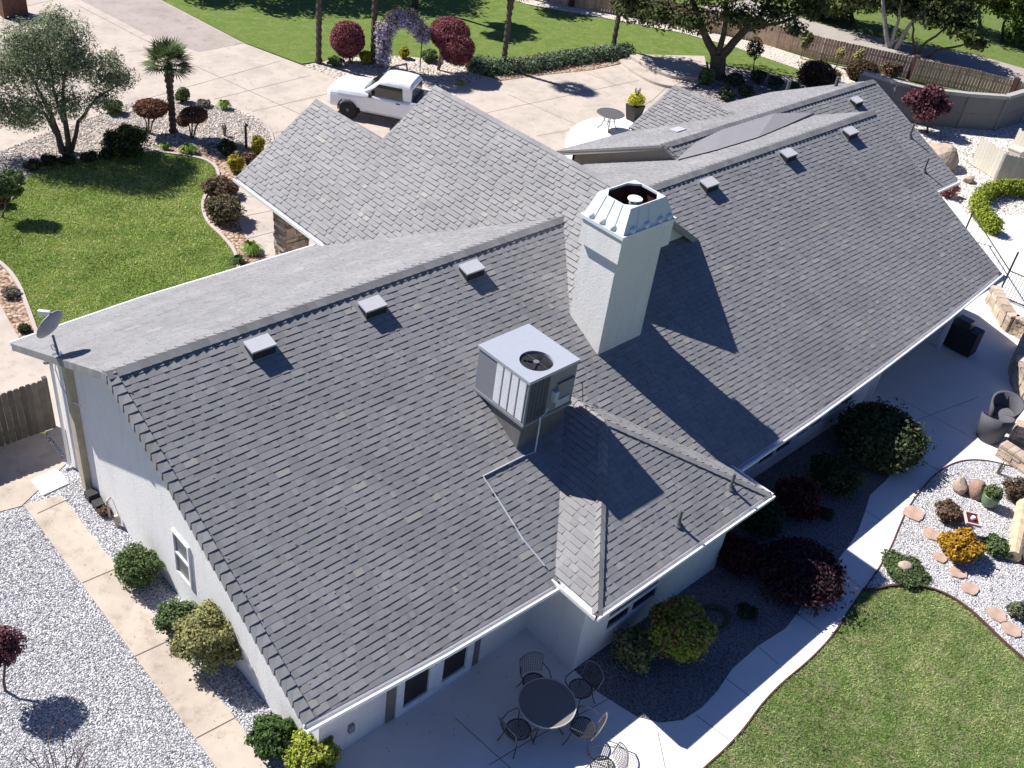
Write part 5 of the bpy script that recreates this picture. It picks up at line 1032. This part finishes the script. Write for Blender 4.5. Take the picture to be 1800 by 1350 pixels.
# wisteria arbour
a0, a1 = G2(673, 118), G2(738, 124); am = ((a0[0] + a1[0]) / 2, (a0[1] + a1[1]) / 2); wa = thing('wisteria_arbour', 'metal garden arch covered with hanging purple wisteria', 'garden arch', (*am, .03))
v0, v1 = np.array([a0[0] - am[0], a0[1] - am[1], 0]), np.array([a1[0] - am[0], a1[1] - am[1], 0]); off = norm(np.cross(v1 - v0, (0, 0, 1))) * .32
for sg in (-1, 1):
    mb = MB(); mb.tube([v0 + off * sg, v0 + off * sg + [0, 0, 1.6]] + [v0 + (v1 - v0) * (.5 - .5 * math.cos(a)) + off * sg + np.array([0, 0, 1.6 + .65 * math.sin(a)]) for a in np.linspace(.2, math.pi - .2, 9)] + [v1 + off * sg + [0, 0, 1.6], v1 + off * sg], .018, 6); mb.build('arch_frame', IRON, wa)
for v in (v0, v1):
    mb = MB()
    for z in np.arange(.2, 1.6, .28): mb.bar(v - off + [0, 0, z], v + off + [0, 0, z], .015, .015)
    mb.build('side_lattice', IRON, wa)
wb_ = [(v0[0], v0[1], z, .38, .40, .34) for z in (.35, .75, 1.15, 1.5)] + [(*(v0 + (v1 - v0) * t)[:2], 1.6 + .72 * math.sin(math.pi * (t * .9 + .05)), .46, .46, .42) for t in np.linspace(0, 1, 6)] + [(v1[0] + .1, v1[1], 1.55, .28, .35, .35)]
leaves('wisteria_flowers', wb_, 9500, .05, L_WIS, wa, 5, lump=.35, shell=.6); leaves('wisteria_leaves', [(b[0], b[1], b[2] + .12, b[3], b[4], b[5]) for b in wb_[1:]], 3200, .05, L_BUD, wa, 6, lump=.3)
shrub(643, 112, .34, .32, 'yellow green shrub between the red shrub and the arbour', L_YEL, 1600, .05, seed=51, base=.03)
shrub(710, 103, .26, .28, 'yellow green round shrub seen under the arbour', L_YEL, 1300, .05, seed=52)
shrub(755, 108, .42, .28, 'green shrub behind the twin domed red shrub', L_GRN, 1800, .05, seed=53)
shrub(590, 116, .4, .2, 'low green plant under the left red shrub', L_GRN, 900, .05, seed=54)
tuft(810, 150, .35, .2, 'small yellow green clump at the driveway edge', L_LIME, 90, 7, w=.02)
# ivy hedge: a ground cover mass
hd = [G2(*q) for q in smooth_pix([(835, 122), (870, 128), (930, 122), (985, 112), (1040, 104), (1098, 98)], 2)]
t = leaves('ivy_hedge', [(x, y, .22, .62, .62, .42) for x, y in hd], 15000, .065, L_HEDGE, None, 8, lump=.3); tag(t, 'band of dark glossy ivy along the edge of the forecourt', 'ground cover', kind='stuff')
# pot plants
c = p0b; leaves('yellow_foliage', [(0, 0, .98, .36, .36, .28), (.18, 0, .92, .28, .28, .22), (-.2, .05, .95, .25, .25, .25)], 2600, .04, leafmat('bright_yellow_leaf', (.28, .30, .02), (.72, .68, .08)), pot2, 9)
mb = MB(); rg = random.Random(3)
for i in range(7): a = rg.uniform(0, 6.28); mb.tube([(.05 * math.cos(a), .05 * math.sin(a), .7), (.16 * math.cos(a), .16 * math.sin(a), 1.45)], [.012, .02], 4)
mb.build('dark_spikes', L_DARK, pot2)
leaves('foliage', [(0, 0, .50, .24, .24, .16)], 1300, .03, L_GRN, pot, 10)
# --- oak and the trees beyond
ok, okp = tree('oak_tree', 'big dark oak with a forked trunk above the small terrace', 'tree', 1262, 138)
obl = B(okp, [(1110, 10, 0, 1.1, 0, .75), (1100, -40, .5, 1.3, 0, 1.0), (1165, 15, -1, 1.2, 0, .7), (1170, -50, 0, 1.6, 0, 1.2), (1225, 20, -1.6, 1.2, 0, .6), (1240, -40, -1, 1.8, 0, 1.2), (1300, 15, -1.2, 1.2, 0, .6), (1310, -60, 0, 1.8, 0, 1.3), (1365, 15, -.6, 1.2, 0, .65), (1380, -40, 0, 1.6, 0, 1.1), (1425, 12, .2, 1.0, 0, .6), (1440, -40, .5, 1.2, 0, .9), (1260, -110, 0, 2.2, 0, 1.4), (1350, -110, 0, 2.0, 0, 1.3), (1170, -110, .5, 1.8, 0, 1.2), (1135, 35, 0, .5, 0, .3), (1230, -30, 2.0, 2.0, 0, 1.2), (1340, -30, 2.2, 2.0, 0, 1.2), (1400, 45, -.6, .6, 0, .35), (1320, 50, 1.0, .8, 0, .4), (1210, 45, .5, .7, 0, .35)])
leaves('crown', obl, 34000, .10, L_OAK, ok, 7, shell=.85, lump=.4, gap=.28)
mb = MB()
for pts, r0, r1 in (([(1262, 138), (1262, 105), (1262, 92)], .42, .36), ([(1258, 100), (1240, 65), (1225, 20), (1200, -40)], .24, .08), ([(1268, 98), (1300, 62), (1335, 30), (1370, -30)], .24, .08), ([(1262, 95), (1275, 40), (1280, -40)], .16, .08), ([(1230, 45), (1180, 25), (1130, 15)], .10, .04), ([(1312, 50), (1370, 40), (1420, 20)], .10, .04)):
    limb(mb, [at(okp, x, y) for x, y in pts], r0, r1, int(r0 * 99), 10)
mb.build('trunk', BARK, ok)
def wild(label, px, py, blobs, limbs, n, seed, bark=BARK, leaf=L_OAK, size=.12, name='oak_tree', world=None, gap=.25):
    t, p = tree(name, label, 'tree', px, py, 'trees beyond the board fence', world); leaves('crown', B(p, blobs), n, size, leaf, t, seed, shell=.85, lump=.4, gap=gap); mb = MB()
    for pts, r0, r1 in limbs: limb(mb, [at(p, x, y) for x, y in pts], r0, r1, seed, 7)
    mb.build('trunk', bark, t); return t
L_OAK2 = leafmat('far_oak_leaf', (.04, .058, .02), (.14, .17, .06))
wild('pale barked tree with three bare leaning trunks beyond the board fence', 1562, 84, [(1570, 10, 1, 1.3, 0, .7), (1500, 5, 1.5, 1.5, 0, .8), (1640, 0, 1.5, 1.6, 0, .9), (1560, -50, 1, 2.2, 0, 1.2), (1460, 25, 2.5, 1.2, 0, .6), (1620, 40, 2.0, .9, 0, .5)], [([(1562, 84), (1556, 50), (1552, 0), (1548, -30)], .17, .08), ([(1564, 84), (1578, 40), (1585, 0)], .13, .05), ([(1574, 86), (1598, 45), (1640, 5), (1680, -20)], .14, .05)], 9000, 61, BARKP, L_OAK2)
wild('twisted low oak beyond the fence, left of the road bend', 1612, 98, [(1640, 35, .5, 1.1, 0, .55), (1690, 50, 0, 1.1, 0, .5), (1600, 20, 1, 1.0, 0, .6), (1660, -10, 1, 1.6, 0, .9), (1715, 75, 0, .7, 0, .35), (1680, 20, .5, 1.3, 0, .7)], [([(1605, 98), (1606, 75), (1604, 40)], .10, .05), ([(1612, 98), (1622, 80), (1655, 55), (1680, 40)], .10, .04), ([(1628, 102), (1650, 88), (1690, 80), (1710, 72)], .09, .04)], 9000, 62, BARK, L_OAK2)
wild('dense green tree at the top right corner', 1830, 90, [(1790, 60, 0, .9, 0, .6), (1800, 20, 0, 1.3, 0, .9), (1770, 95, -.5, .8, 0, .4), (1850, 60, 0, 1.2, 0, .9), (1820, -40, 0, 2.2, 0, 1.3), (1810, 120, -.5, .7, 0, .35)], [([(1830, 90), (1810, 30), (1800, -30)], .16, .06)], 9000, 63, BARK, leafmat('spring_leaf', (.06, .10, .02), (.20, .28, .07)))
wild('slender dark trunked tree beyond the road', 1728, 62, [(1735, -20, 0, 1.8, 0, 1.0), (1760, 15, 1, 1.1, 0, .6), (1700, 0, 1, 1.2, 0, .6), (1780, -30, 1, 1.6, 0, .9)], [([(1728, 62), (1722, 30), (1715, -20)], .12, .07), ([(1762, 75), (1765, 40), (1790, 5)], .10, .05)], 7000, 64, BARK, L_OAK2)
wild('dark oak beyond the fence right behind the big oak crown', 1500, 40, [(1470, 10, 0, 1.3, 0, .7), (1430, -20, 0, 1.8, 0, 1.0), (1520, -10, 0, 1.6, 0, .9), (1440, 30, -.5, .7, 0, .4)], [([(1500, 42), (1490, 0), (1480, -30)], .15, .06)], 7000, 65, BARK, L_OAK2)
wild('dark tree at the top of the far lawn, left of the board fence', 880, -60, [(800, -75, 0, 2.2, 0, 1.3), (900, -90, 0, 2.4, 0, 1.4), (700, -85, 0, 2.2, 0, 1.4), (600, -90, 0, 2.2, 0, 1.4)], [([(880, -60), (870, -110)], .2, .1)], 9000, 66)
wild('dark tree outside the top edge above the far lawn', 480, -75, [(430, -110, 0, 2.2, 0, 1.3), (520, -105, 0, 2.2, 0, 1.3), (380, -120, 1, 2.0, 0, 1.2)], [([(480, -75), (480, -120)], .2, .1)], 7000, 67)
wild('leafy tree behind the board fence near the far palm', 1040, -8, [(1040, -40, 0, 1.7, 0, 1.0), (1100, -50, 0, 1.9, 0, 1.1), (980, -45, 0, 1.6, 0, 1.0)], [([(1045, -8), (1050, -40)], .15, .08)], 6000, 68, BARK, L_OAK)
for i, (sx, sy, hh, rr_, lab) in enumerate(((430, -2, 6.0, 1.7, 'nearest the driveway'), (545, 12, 6.0, 1.7, 'behind the arbour palms'), (665, 12, 6.2, 1.8, 'in the middle of the row'), (790, 14, 6.0, 1.7, 'facing the ivy hedge'), (905, 62, 6.4, 1.0, 'smallest of the row'), (1010, 20, 5.5, 1.4, 'nearest the board fence'))):
    q = G2(sx, sy); q = (q[0] - .356 * hh, q[1] + .877 * hh); t = thing('lawn_tree', 'tall leafy tree shading the far lawn, ' + lab, 'tree', (*q, 0), 0, 'trees along the top of the far lawn')
    leaves('crown', [(0, 0, hh, rr_, rr_ * .9, rr_ * .7), (rr_, .4, hh - .3, rr_ * .7, rr_ * .7, .8), (-rr_, -.2, hh - .2, rr_ * .7, rr_ * .7, .8), (.3, rr_, hh, rr_ * .7, rr_ * .7, .9)], 4500, .13, L_OAK, t, 300 + i, shell=.8, lump=.4, gap=.2)
    mb = MB(); limb(mb, [(0, 0, 0), (.1, .1, hh * .5), (0, 0, hh)], .2, .08, i, 8); mb.build('trunk', BARK, t)
# oak bed plants and shrubs along the back fence
shrub(1240, 148, .45, .4, 'dark green leafy shrub at the foot of the oak', L_GRN, 1800, .06, seed=70)
for i, (px, py, r) in enumerate(((1290, 150, .5), (1330, 145, .5), (1360, 155, .45), (1310, 170, .4), (1275, 175, .45), (1390, 165, .4))): shrub(px, py, r, .3, 'dim green plant in the oak bed, %s' % ('just right of the trunk', 'in the middle of the bed', 'near the right bush', 'below the middle plant', 'lowest left one behind the roof', 'lowest right one')[i], leafmat('dim_leaf', (.03, .045, .022), (.10, .13, .075)), 1000, .06, seed=71 + i, group='green plants in the oak bed')
shrub(1431, 150, .95, .62, 'large round bronze bush left of the smaller round one', leafmat('deep_bronze', (.035, .028, .015), (.11, .075, .045)), 5000, .06, seed=78, lump=.06)
shrub(1512, 140, .85, .5, 'smaller round bronze bush nearer the grey wall', leafmat('deep_bronze', (.035, .028, .015), (.11, .075, .045)), 4200, .06, seed=79, lump=.06)
shrub(1562, 138, .55, .5, 'red tipped shrub against the board fence', L_GRN, 1600, .06, seed=80, second=(L_RED, 1100))
shrub(1408, 104, .35, .55, 'yellowish shrub on thin stems against the board fence', L_TAN, 900, .06, z0=1.0, seed=81)
for i, (px, py) in enumerate(((1470, 118), (1503, 122))): shrub(px, py, .32, .35, ('thin yellow tipped shrub left of its twin by the fence', 'thin yellow tipped shrub right of its twin by the fence')[i], L_BUD, 350, .06, z0=.75, seed=82 + i)
tuft(1466, 150, .5, .7, 'straw coloured plant between the two round bronze bushes', leafmat('straw', (.25, .20, .08), (.5, .42, .2)), 160, 9, w=.02)
yt, yp = tree('young_tree', 'slender young tree on a thin trunk on the far lawn right of the oak', 'tree', 1323, 130); leaves('crown', B(yp, [(1328, 85, 0, .45, 0, .5)]), 900, .06, L_OAK, yt, 12, gap=.2); mb = MB(); limb(mb, [(0, 0, 0), at(yp, 1328, 90)], .04, .02, 2, 6); mb.build('trunk', BARK, yt)
pt, pp_ = tree('plum_tree', 'small purple leaved plum tree in front of the grey wall', 'tree', 1630, 234)
leaves('crown', B(pp_, [(1615, 170, 0, .55, 0, .42), (1640, 165, 0, .5, 0, .45), (1628, 195, -.2, .6, 0, .4), (1655, 190, .2, .45, 0, .35), (1600, 175, 0, .35, 0, .3), (1640, 180, .5, .6, 0, .45)]), 5200, .075, L_PUR, pt, 13, lump=.4, gap=.15); mb = MB(); limb(mb, [(0, 0, 0), at(pp_, 1630, 215), at(pp_, 1632, 190)], .06, .03, 2, 7)
for x, y in ((1608, 175), (1650, 178), (1630, 165)): limb(mb, [at(pp_, 1630, 212), at(pp_, x, y)], .03, .012, 2, 5)
mb.build('trunk', BARK, pt)
shrub(1663, 345, .5, .28, 'small reddish shrub at the far roof corner', L_RED, 900, .05, seed=84, base=.05)
# yellow green hedge arc by the pool deck
hp = [G2(*q) for q in smooth_pix([(1838, 352), (1800, 345), (1755, 342), (1722, 352), (1712, 372), (1722, 395), (1742, 412)], 2)]; o_ = (*hp[0], .02)
t = thing('hedge', 'clipped yellow green hedge curving round the pool deck corner', 'hedge', o_); leaves('foliage', [(x - o_[0], y - o_[1], .35, .36, .36, .42) for x, y in hp], 12000, .055, L_LIME, t, 14, lump=.2)
mb = MB()
for x, y in hp[::2]: mb.tube([(x - o_[0], y - o_[1], 0), (x - o_[0], y - o_[1], .5)], .02, 5)
mb.build('stems', TWIG, t)
# --- left side bed
shrub(246, 1022, .52, .42, 'dense green round shrub beside the side path', L_GRN, 5200, .032, seed=90)
shrub(312, 1108, .42, .36, 'green shrub partly behind the tall tan nandina', L_GRN, 3000, .032, seed=91)
shrub(372, 1165, .68, .62, 'tall tan and green nandina against the gable wall', L_TAN, 9000, .036, z0=.75, seed=92, lump=.3, second=(L_BUD, 1400))
shrub(480, 1312, .45, .34, 'dark green shrub near the front corner of the gable wall', leafmat('glossy_green', (.025, .055, .015), (.10, .17, .05)), 3600, .034, seed=93)
shrub(552, 1350, .50, .45, 'yellow green nandina at the corner of the terrace', L_LIME, 4500, .036, seed=94, lump=.3, second=(L_BUD, 900))
shrub(185, 905, .14, .10, 'tiny brown plant at the foot of the wall', L_BRN, 300, .03, seed=95)
rt, rp = tree('plum_shrub', 'purple leaved small tree cut by the left picture edge on the white gravel', 'tree', 10, 1215)
leaves('crown', B(rp, [(5, 1135, 0, .36, 0, .38), (-25, 1140, 0, .4, 0, .4)]), 4200, .036, L_PUR, rt, 15); mb = MB(); limb(mb, [(0, 0, 0), at(rp, 5, 1150)], .03, .02, 2, 6); mb.build('trunk', TWIG, rt)
bt_, bp_ = tree('bare_shrub', 'leafless many branched shrub on the white gravel at the bottom left', 'shrub', 108, 1392); mb = MB(); rg = random.Random(7)
def twigs(p, d, L, r, lev):
    q = p + d * L * .5 + np.array([rg.uniform(-1, 1), rg.uniform(-1, 1), 0]) * .03 * L; e = p + d * L; mb.tube([p, q, e], [r, r * .8, r * .55], 5)
    if lev:
        for _ in range(3 if lev > 1 else 2): twigs(e if _ else q, norm(d + np.array([rg.gauss(0, .38), rg.gauss(0, .38), rg.uniform(.0, .25)])), L * rg.uniform(.55, .8), r * .55, lev - 1)
for i in range(9): a = i * .7; twigs(np.array([.05 * math.cos(a), .05 * math.sin(a), 0]), norm((.55 * math.cos(a), .55 * math.sin(a), .9)), .55, .017, 3)
mb.build('branches', mat('bare_twig', (.14, .10, .08), .9, var=.2), bt_)
# --- shaded house bed
shrub(1182, 1150, .72, .62, 'bushy yellow and pink tipped nandina standing up into the sun', L_LIME, 8000, .04, z0=.70, seed=100, base=.05, lump=.35, second=(leafmat('pink_tips', (.28, .12, .06), (.52, .30, .16)), 2200))
shrub(1110, 1165, .55, .4, 'dark shrub in the shade left of the bright nandina', L_TAN, 2600, .04, seed=101, base=.05, lump=.3)
shrub(1222, 1112, .30, .16, 'low dark plant beside the hose coil', L_DARK, 900, .035, seed=102, base=.05)
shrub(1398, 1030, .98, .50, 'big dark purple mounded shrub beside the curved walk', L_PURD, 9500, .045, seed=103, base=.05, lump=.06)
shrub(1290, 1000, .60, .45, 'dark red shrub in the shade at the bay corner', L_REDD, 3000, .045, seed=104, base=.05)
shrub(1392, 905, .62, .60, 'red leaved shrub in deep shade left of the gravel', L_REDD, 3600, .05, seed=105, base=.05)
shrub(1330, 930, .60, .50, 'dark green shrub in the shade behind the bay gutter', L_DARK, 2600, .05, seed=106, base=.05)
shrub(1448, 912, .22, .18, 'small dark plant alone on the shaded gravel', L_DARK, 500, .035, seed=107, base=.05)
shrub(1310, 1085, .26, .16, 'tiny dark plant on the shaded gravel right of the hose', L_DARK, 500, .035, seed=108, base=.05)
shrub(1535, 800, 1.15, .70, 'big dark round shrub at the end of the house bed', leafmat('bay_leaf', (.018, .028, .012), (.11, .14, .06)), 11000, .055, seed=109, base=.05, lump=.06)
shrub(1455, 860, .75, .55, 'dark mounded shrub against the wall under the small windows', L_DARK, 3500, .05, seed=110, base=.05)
# --- rock garden
shrub(1588, 1010, .62, .10, 'round mat of green ground cover with a rock on it', L_GRN, 3800, .035, z0=.08, seed=120, base=.07)
shrub(1680, 980, .52, .36, 'orange yellow bush in the rock garden', L_ORG, 5200, .04, seed=121, base=.07)
shrub(1745, 972, .42, .18, 'green mounded plant right of the orange bush', L_GRN, 2400, .035, seed=122, base=.07)
shrub(1662, 915, .40, .24, 'dull brown green shrub behind the orange bush', L_BRN, 2200, .035, seed=123, base=.07)
shrub(1782, 1085, .26, .22, 'small grey green shrub near the right picture edge', leafmat('sage', (.08, .10, .05), (.20, .22, .13)), 1200, .03, seed=124, base=.07)
shrub(1776, 878, .36, .34, 'dark bronze shrub beside the green pot', L_BRN, 2000, .035, seed=125, base=.07)
tuft(1752, 836, .2, .5, 'thin dry plant at the top edge of the rock garden', L_GREY, 26, 11, base=.07, w=.006)
shrub(1683, 912, .14, .08, 'tiny brown plant beside the pinkish flagstone', L_GREY, 200, .025, seed=126, base=.07)
# ================================================================== GRASS BLADES AND LOOSE STONES
def inpoly(P, poly):
    x, y = P[:, 0], P[:, 1]; r = np.zeros(len(P), bool); n = len(poly)
    for i in range(n):
        (x1, y1), (x2, y2) = poly[i], poly[(i + 1) % n]
        if y1 == y2: continue
        c = ((y1 > y) != (y2 > y)) & (x < (x2 - x1) * (y - y1) / (y2 - y1) + x1); r ^= c
    return r
def sprinkle(pix, n, seed, world=None):
    poly = world or [G2(*p) for p in pix]; rg = np.random.default_rng(seed); a = np.array(poly); lo, hi = a.min(0), a.max(0); P = lo + rg.random((n, 2)) * (hi - lo); return P[inpoly(P, poly)]
def bladeset(name, dark, light): return mat(name, dark, .8, var=.42, vs_=.9, hue=light, transl=.2, spec=.1)
def grass(pix, n, seed, m, h, w, z, label):
    P = sprinkle(pix, n, seed); rg = np.random.default_rng(seed + 1); k = len(P); a = rg.uniform(0, 6.28, k); L = rg.normal(size=(k, 2)) * h * .55
    s_ = np.stack([np.cos(a), np.sin(a), 0 * a], 1) * w; b = np.stack([P[:, 0], P[:, 1], np.full(k, z)], 1); t = b + np.stack([L[:, 0], L[:, 1], h * rg.uniform(.5, 1.2, k)], 1)
    X_, Y_ = P[:, 0], P[:, 1]; tn = np.clip(.42 + .20 * np.sin(X_ * 1.7 + np.sin(Y_ * 1.3) * 2) * np.sin(Y_ * 1.9 + np.sin(X_ * .9)) + .16 * np.sin(X_ * 4.3 + np.sin(Y_ * 3.1) * 2.2) * np.sin(Y_ * 5.1 + np.sin(X_ * 3.7) * 1.7) + .14 * np.sin(X_ * .45 + 1) * np.sin(Y_ * .6 + 2) + rg.normal(size=k) * .2, 0, 1)
    o = npmesh('grass', np.stack([b - s_, b + s_, t], 1), 3, m, tn); return tag(o, label, 'grass', kind='stuff')
grass(smooth_pix(WALKR[5:])[::-1] + smooth_pix(LARC) + [(1950, 1600), (1150, 1600)], 150000, 1, bladeset('back_grass_blade', (.08, .19, .035), (.52, .58, .25)), .05, .012, .035, 'short patchy grass blades on the back lawn')
grass(FL + [(300, 640), (70, 620)] + smooth_pix([(64, 585), (46, 535), (32, 498), (4, 464), (-60, 430)]), 110000, 3, bladeset('front_grass_blade', (.18, .29, .045), (.68, .70, .27)), .05, .02, .04, 'short bright green grass blades on the front lawn')
def stones(poly, n, seed, m, r, z, label, world=True):
    P = sprinkle(None, n, seed, poly); rg = np.random.default_rng(seed + 1); k = len(P); s_ = r * rg.uniform(.5, 1.3, k)[:, None]
    c = np.stack([P[:, 0], P[:, 1], np.full(k, z)], 1); R3 = rg.normal(size=(k, 3, 3)); u = R3[:, 0]; u /= np.linalg.norm(u, axis=1)[:, None]; v = np.cross(u, R3[:, 1]); v /= np.linalg.norm(v, axis=1)[:, None]; w = np.cross(u, v)
    fl3 = np.array([1, 1, .7]); p = [c + q * s_ * f_ * fl3 for q, f_ in ((u, 1), (-u, 1), (v, .75), (-v, .75), (w, .6), (-w, .6))]
    T = [(0, 2, 4), (2, 1, 4), (1, 3, 4), (3, 0, 4), (2, 0, 5), (1, 2, 5), (3, 1, 5), (0, 3, 5)]; V = np.concatenate([np.stack([p[a], p[b], p[c_]], 1) for a, b, c_ in T]); tn = np.tile(rg.random(k), 8)
    o = npmesh('gravel', V, 3, m, tn); return tag(o, label, 'gravel', kind='stuff')
STM = mat('gravel_stone', (.15, .15, .155), .85, var=.1, hue=(.60, .60, .60)); STG = mat('garden_stone', (.30, .28, .26), .85, var=.15, hue=(.78, .76, .73)); STR = mat('river_stone', (.26, .22, .19), .85, var=.15, hue=(.66, .60, .54))
stones([(-6, 4), (-.76, 3.9), (-.76, -9), (-6, -9)], 52000, 1, STM, .026, .015, 'loose white gravel covering the yard left of the side path')
stones([(.1, 4.2), (.72, 4.2), (.72, -5.7), (.3, -7.4), (.08, -7)], 5200, 3, STM, .026, .015, 'loose white gravel between the side path and the gable wall')
stones([G2(*p) for p in [(1530, 1030), (1560, 975), (1600, 905), (1650, 840), (1720, 815), (1790, 835), (1900, 870), (1900, 1240), (1790, 1155), (1700, 1068), (1620, 1028)]], 30000, 5, STG, .028, .078, 'loose white gravel of the rock garden')
stones([G2(*p) for p in smooth_pix([(0, 268), (75, 237), (150, 212), (255, 173), (350, 180), (405, 190), (472, 224), (478, 262)], 1) + [(400, 245), (300, 262), (130, 285), (62, 304), (0, 360)]], 22000, 7, STR, .06, .03, 'river pebbles in the bed along the driveway')

# ================================================================== SMALL LITTER
def litter(poly, n, seed, m, size, zf_, label, name='fallen_leaves'):
    P = sprinkle(None, n, seed, poly); rg = np.random.default_rng(seed); k = len(P); z = np.array([zf_(x, y) for x, y in P]); a = rg.uniform(0, 6.28, k); s_ = size * rg.uniform(.5, 1.3, k)
    u = np.stack([np.cos(a), np.sin(a), rg.normal(size=k) * .2], 1) * s_[:, None]; v = np.stack([-np.sin(a), np.cos(a), rg.normal(size=k) * .2], 1) * s_[:, None] * .5; c = np.stack([P[:, 0], P[:, 1], z + .012], 1)
    o = npmesh(name, np.stack([c - u, c + v, c + u, c - v], 1), 4, m, rg.random(k)); return tag(o, label, 'leaves', kind='stuff')
LIT = leafmat('dry_leaf', (.10, .06, .03), (.34, .24, .13), 0)
litter([(-.7, 3.8), (.9, 3.8), (.9, -6), (-.7, -9)], 90, 1, LIT, .016, lambda x, y: .045, 'scattered dry leaves along the side path')
litter([G2(*p) for p in ((400, 120), (600, 120), (1100, 100), (1150, 190), (700, 330), (400, 500))], 700, 2, LIT, .03, lambda x, y: .03, 'scattered dry leaves on the forecourt')
litter([(.2, -6.1), (26, -5.8), (26, -.3), (.2, -.3)], 260, 3, LIT, .02, lambda x, y: zn(y) + .012, 'scattered dry leaves on the near roof slope')
litter([(1, -6.2), (14, -9.5), (24, -8), (26, -5), (1, -5.6)], 350, 4, LIT, .02, lambda x, y: .062, 'scattered dry leaves on the back terrace')
